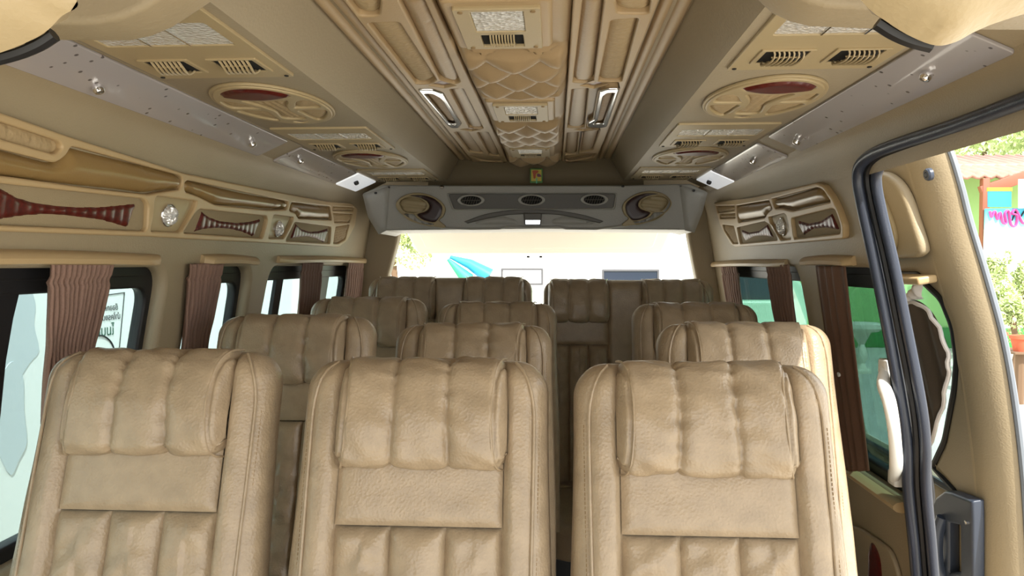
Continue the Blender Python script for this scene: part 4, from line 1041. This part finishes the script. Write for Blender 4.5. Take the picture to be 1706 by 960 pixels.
# banners
fb = Frame((0, 13.6, CZ), (1, 0, 0), (0, 0, 1))
def banner(pts, label, mt, name='banner'):
    o = plate(name, fb, fb.tr(pts), [], 0, .02, mt, bev=.002); return tag(o, label, 'banner')
b1 = banner([(1645, 318), (1684, 318), (1684, 345), (1645, 345)], 'small plain blue tarpaulin with a yellow top edge hanging from the house porch', BLUE)
m = plate('yellow_edge', fb, fb.tr([(1644, 313), (1685, 313), (1685, 319), (1644, 319)]), [], 0, .03, YEL, b1, bev=.002)
def banner_mat():
    m = mat('painted_banner', '#ffffff', .6); nt = m.node_tree; b = nt.nodes['Principled BSDF']
    tc = nt.nodes.new('ShaderNodeTexCoord'); sx = nt.nodes.new('ShaderNodeSeparateXYZ'); mr = nt.nodes.new('ShaderNodeMapRange')
    n = nt.nodes.new('ShaderNodeTexNoise'); n.inputs['Scale'].default_value = 1.6
    ad = nt.nodes.new('ShaderNodeMath'); ad.operation = 'MULTIPLY_ADD'; ad.inputs[1].default_value = .5
    nt.links.new(tc.outputs['Object'], n.inputs['Vector']); nt.links.new(tc.outputs['Object'], sx.inputs[0]); nt.links.new(n.outputs[0], ad.inputs[0]); nt.links.new(sx.outputs['Z'], ad.inputs[2])
    z0 = at(1660, 400, 13.6).z + .25; z1 = at(1660, 352, 13.6).z + .25
    mr.inputs['From Min'].default_value = z0 + .1; mr.inputs['From Max'].default_value = z1 + .25; nt.links.new(ad.outputs[0], mr.inputs[0])
    r = nt.nodes.new('ShaderNodeValToRGB'); nt.links.new(mr.outputs[0], r.inputs[0]); e = r.color_ramp.elements
    e[0].color = srgb('#f2f4f4'); e[1].color = srgb('#5aa5cf'); k = e.new(.25); k.color = srgb('#9fe0dc'); k = e.new(.6); k.color = srgb('#38b9cc')
    nt.links.new(r.outputs[0], b.inputs['Base Color']); return m
b2 = banner([(1640, 348), (1740, 346), (1740, 545), (1634, 548)], 'large white, teal and pink painted banner with looping script beside the green house', banner_mat())
def squig(pts, r, mt, name):
    m = MB(); m.tube([fb.w(a, b, .03) for a, b in cr(fb.tr(pts), 6)], r, 8, flat=.4); m.done(name, mt, b2)
squig([(1647, 352), (1650, 362), (1655, 352), (1660, 366), (1664, 354), (1668, 370), (1674, 372), (1672, 356), (1678, 352), (1682, 374), (1690, 376), (1692, 360), (1684, 356), (1690, 350), (1702, 372), (1712, 366)], .045, PINK, 'pink_script')
squig([(1684, 368), (1692, 352), (1698, 362), (1706, 352), (1716, 372)], .025, INK, 'script_outline')
wb2 = fb.tr([(1690, 300), (1760, 298), (1760, 346), (1690, 348)])
tag(plate('banner', fb, wb2, [], .10, .13, WWALL, bev=.003), 'plain white sheet hanging above the painted banner', 'banner')
# trees and shrubs
def foliage(name, parent, c, R, n, size, seed, mt):
    rnd = random.Random(seed); m = MB()
    lobes = [(Vector((rnd.gauss(0, .45) * R[0], rnd.gauss(0, .4) * R[1], rnd.gauss(0, .4) * R[2])), rnd.uniform(.3, .55)) for _ in range(14)]
    for _ in range(n):
        lc, lr = rnd.choice(lobes); d = Vector((rnd.gauss(0, 1), rnd.gauss(0, 1), rnd.gauss(0, 1))).normalized()
        p = Vector(c) + lc + Vector((d.x * R[0], d.y * R[1], d.z * R[2])) * lr * rnd.uniform(.7, 1)
        t = Vector((rnd.gauss(0, 1), rnd.gauss(0, 1), rnd.gauss(0, 1))).normalized(); b = t.cross(Vector((rnd.gauss(0, 1), rnd.gauss(0, 1), 1.3))).normalized()
        s = size * rnd.uniform(.6, 1.3)
        m.add([p - t * s, p + b * s * .4, p + t * s, p - b * s * .4], [(0, 1, 2, 3)])
    return m.done(name, mt, parent, False)
def tree(c, R, n, size, label, seed, grp=None, mt=LEAF, cat='tree', trunk=True):
    g = empty('tree' if cat == 'tree' else 'shrub', (c[0], c[1], GZ), label, cat, grp)
    foliage('foliage', g, c, R, n, size, seed, mt)
    m = MB(); m.tube([Vector((c[0], c[1], GZ)), Vector((c[0] + .1, c[1], (GZ + c[2]) / 2)), Vector(c)], [.22 * R[0] / 3 + .02, .14 * R[0] / 3 + .015, .05], 10); m.done('trunk', BARK, g)
LEAF2 = mat('sunlit_leaf', '#c3d292', .6, var=.25, vscale=3)
tree(at(1640, 235, 22), (2.0, 1.2, 1.6), 5200, .09, 'tree with pale green crown above the green house, left of the door view', 3, 'trees behind the green house', LEAF2)
tree(at(1725, 262, 18.3), (1.3, .9, 1.0), 3000, .09, 'tree with pale green crown at the right edge of the photo behind the house roof', 5, 'trees behind the green house', LEAF2)
tree(at(650, 378, 13), (1.0, .6, .7), 4200, .045, 'green tree glimpsed through the upper left corner of the rear opening', 8, None, LEAF2)
for k, (u, v, s) in enumerate(((1654, 455, .24), (1704, 470, .24), (1656, 505, .26), (1684, 520, .26), (1712, 530, .26))):
    tree(at(u, v, (12.6, 12.6, 11.4, 10.6, 11.5)[k]), (s, s * .6, s * 1.2), 1100, .04, 'leafy yellow green shrub before the painted banner, ' + ('upper left', 'upper right', 'lower left', 'lower middle', 'lowest, at the photo edge')[k], 20 + k, 'shrubs by the banner', LEAF2, 'shrub')
for k, (u, v) in enumerate(((1662, 560), (1700, 566))):
    p = at(u, v, 9.6 - k * .6); g = empty('flower_pot', (p.x, p.y, p.z - .14), 'round terracotta flower pot below the shrubs, ' + ('left one' if k == 0 else 'right one'), 'flower pot', 'terracotta pots')
    m = MB(); m.grid([[Vector((p.x + r * math.cos(t), p.y + r * math.sin(t), p.z - .14 + z)) for t in np.linspace(0, 2 * math.pi, 20, endpoint=False)] for r, z in ((0, 0), (.07, 0), (.10, .15), (.115, .15), (.115, .19), (.10, .19), (.09, .17), (0, .17))], True); m.done('pot', POT, g)
    m = MB(); m.tube([Vector((p.x, p.y, GZ)), Vector((p.x, p.y, p.z - .14))], .05, 8); m.box((p.x, p.y, p.z - .15), (.14, .14, .012), .003); m.done('stand', BARK, g)
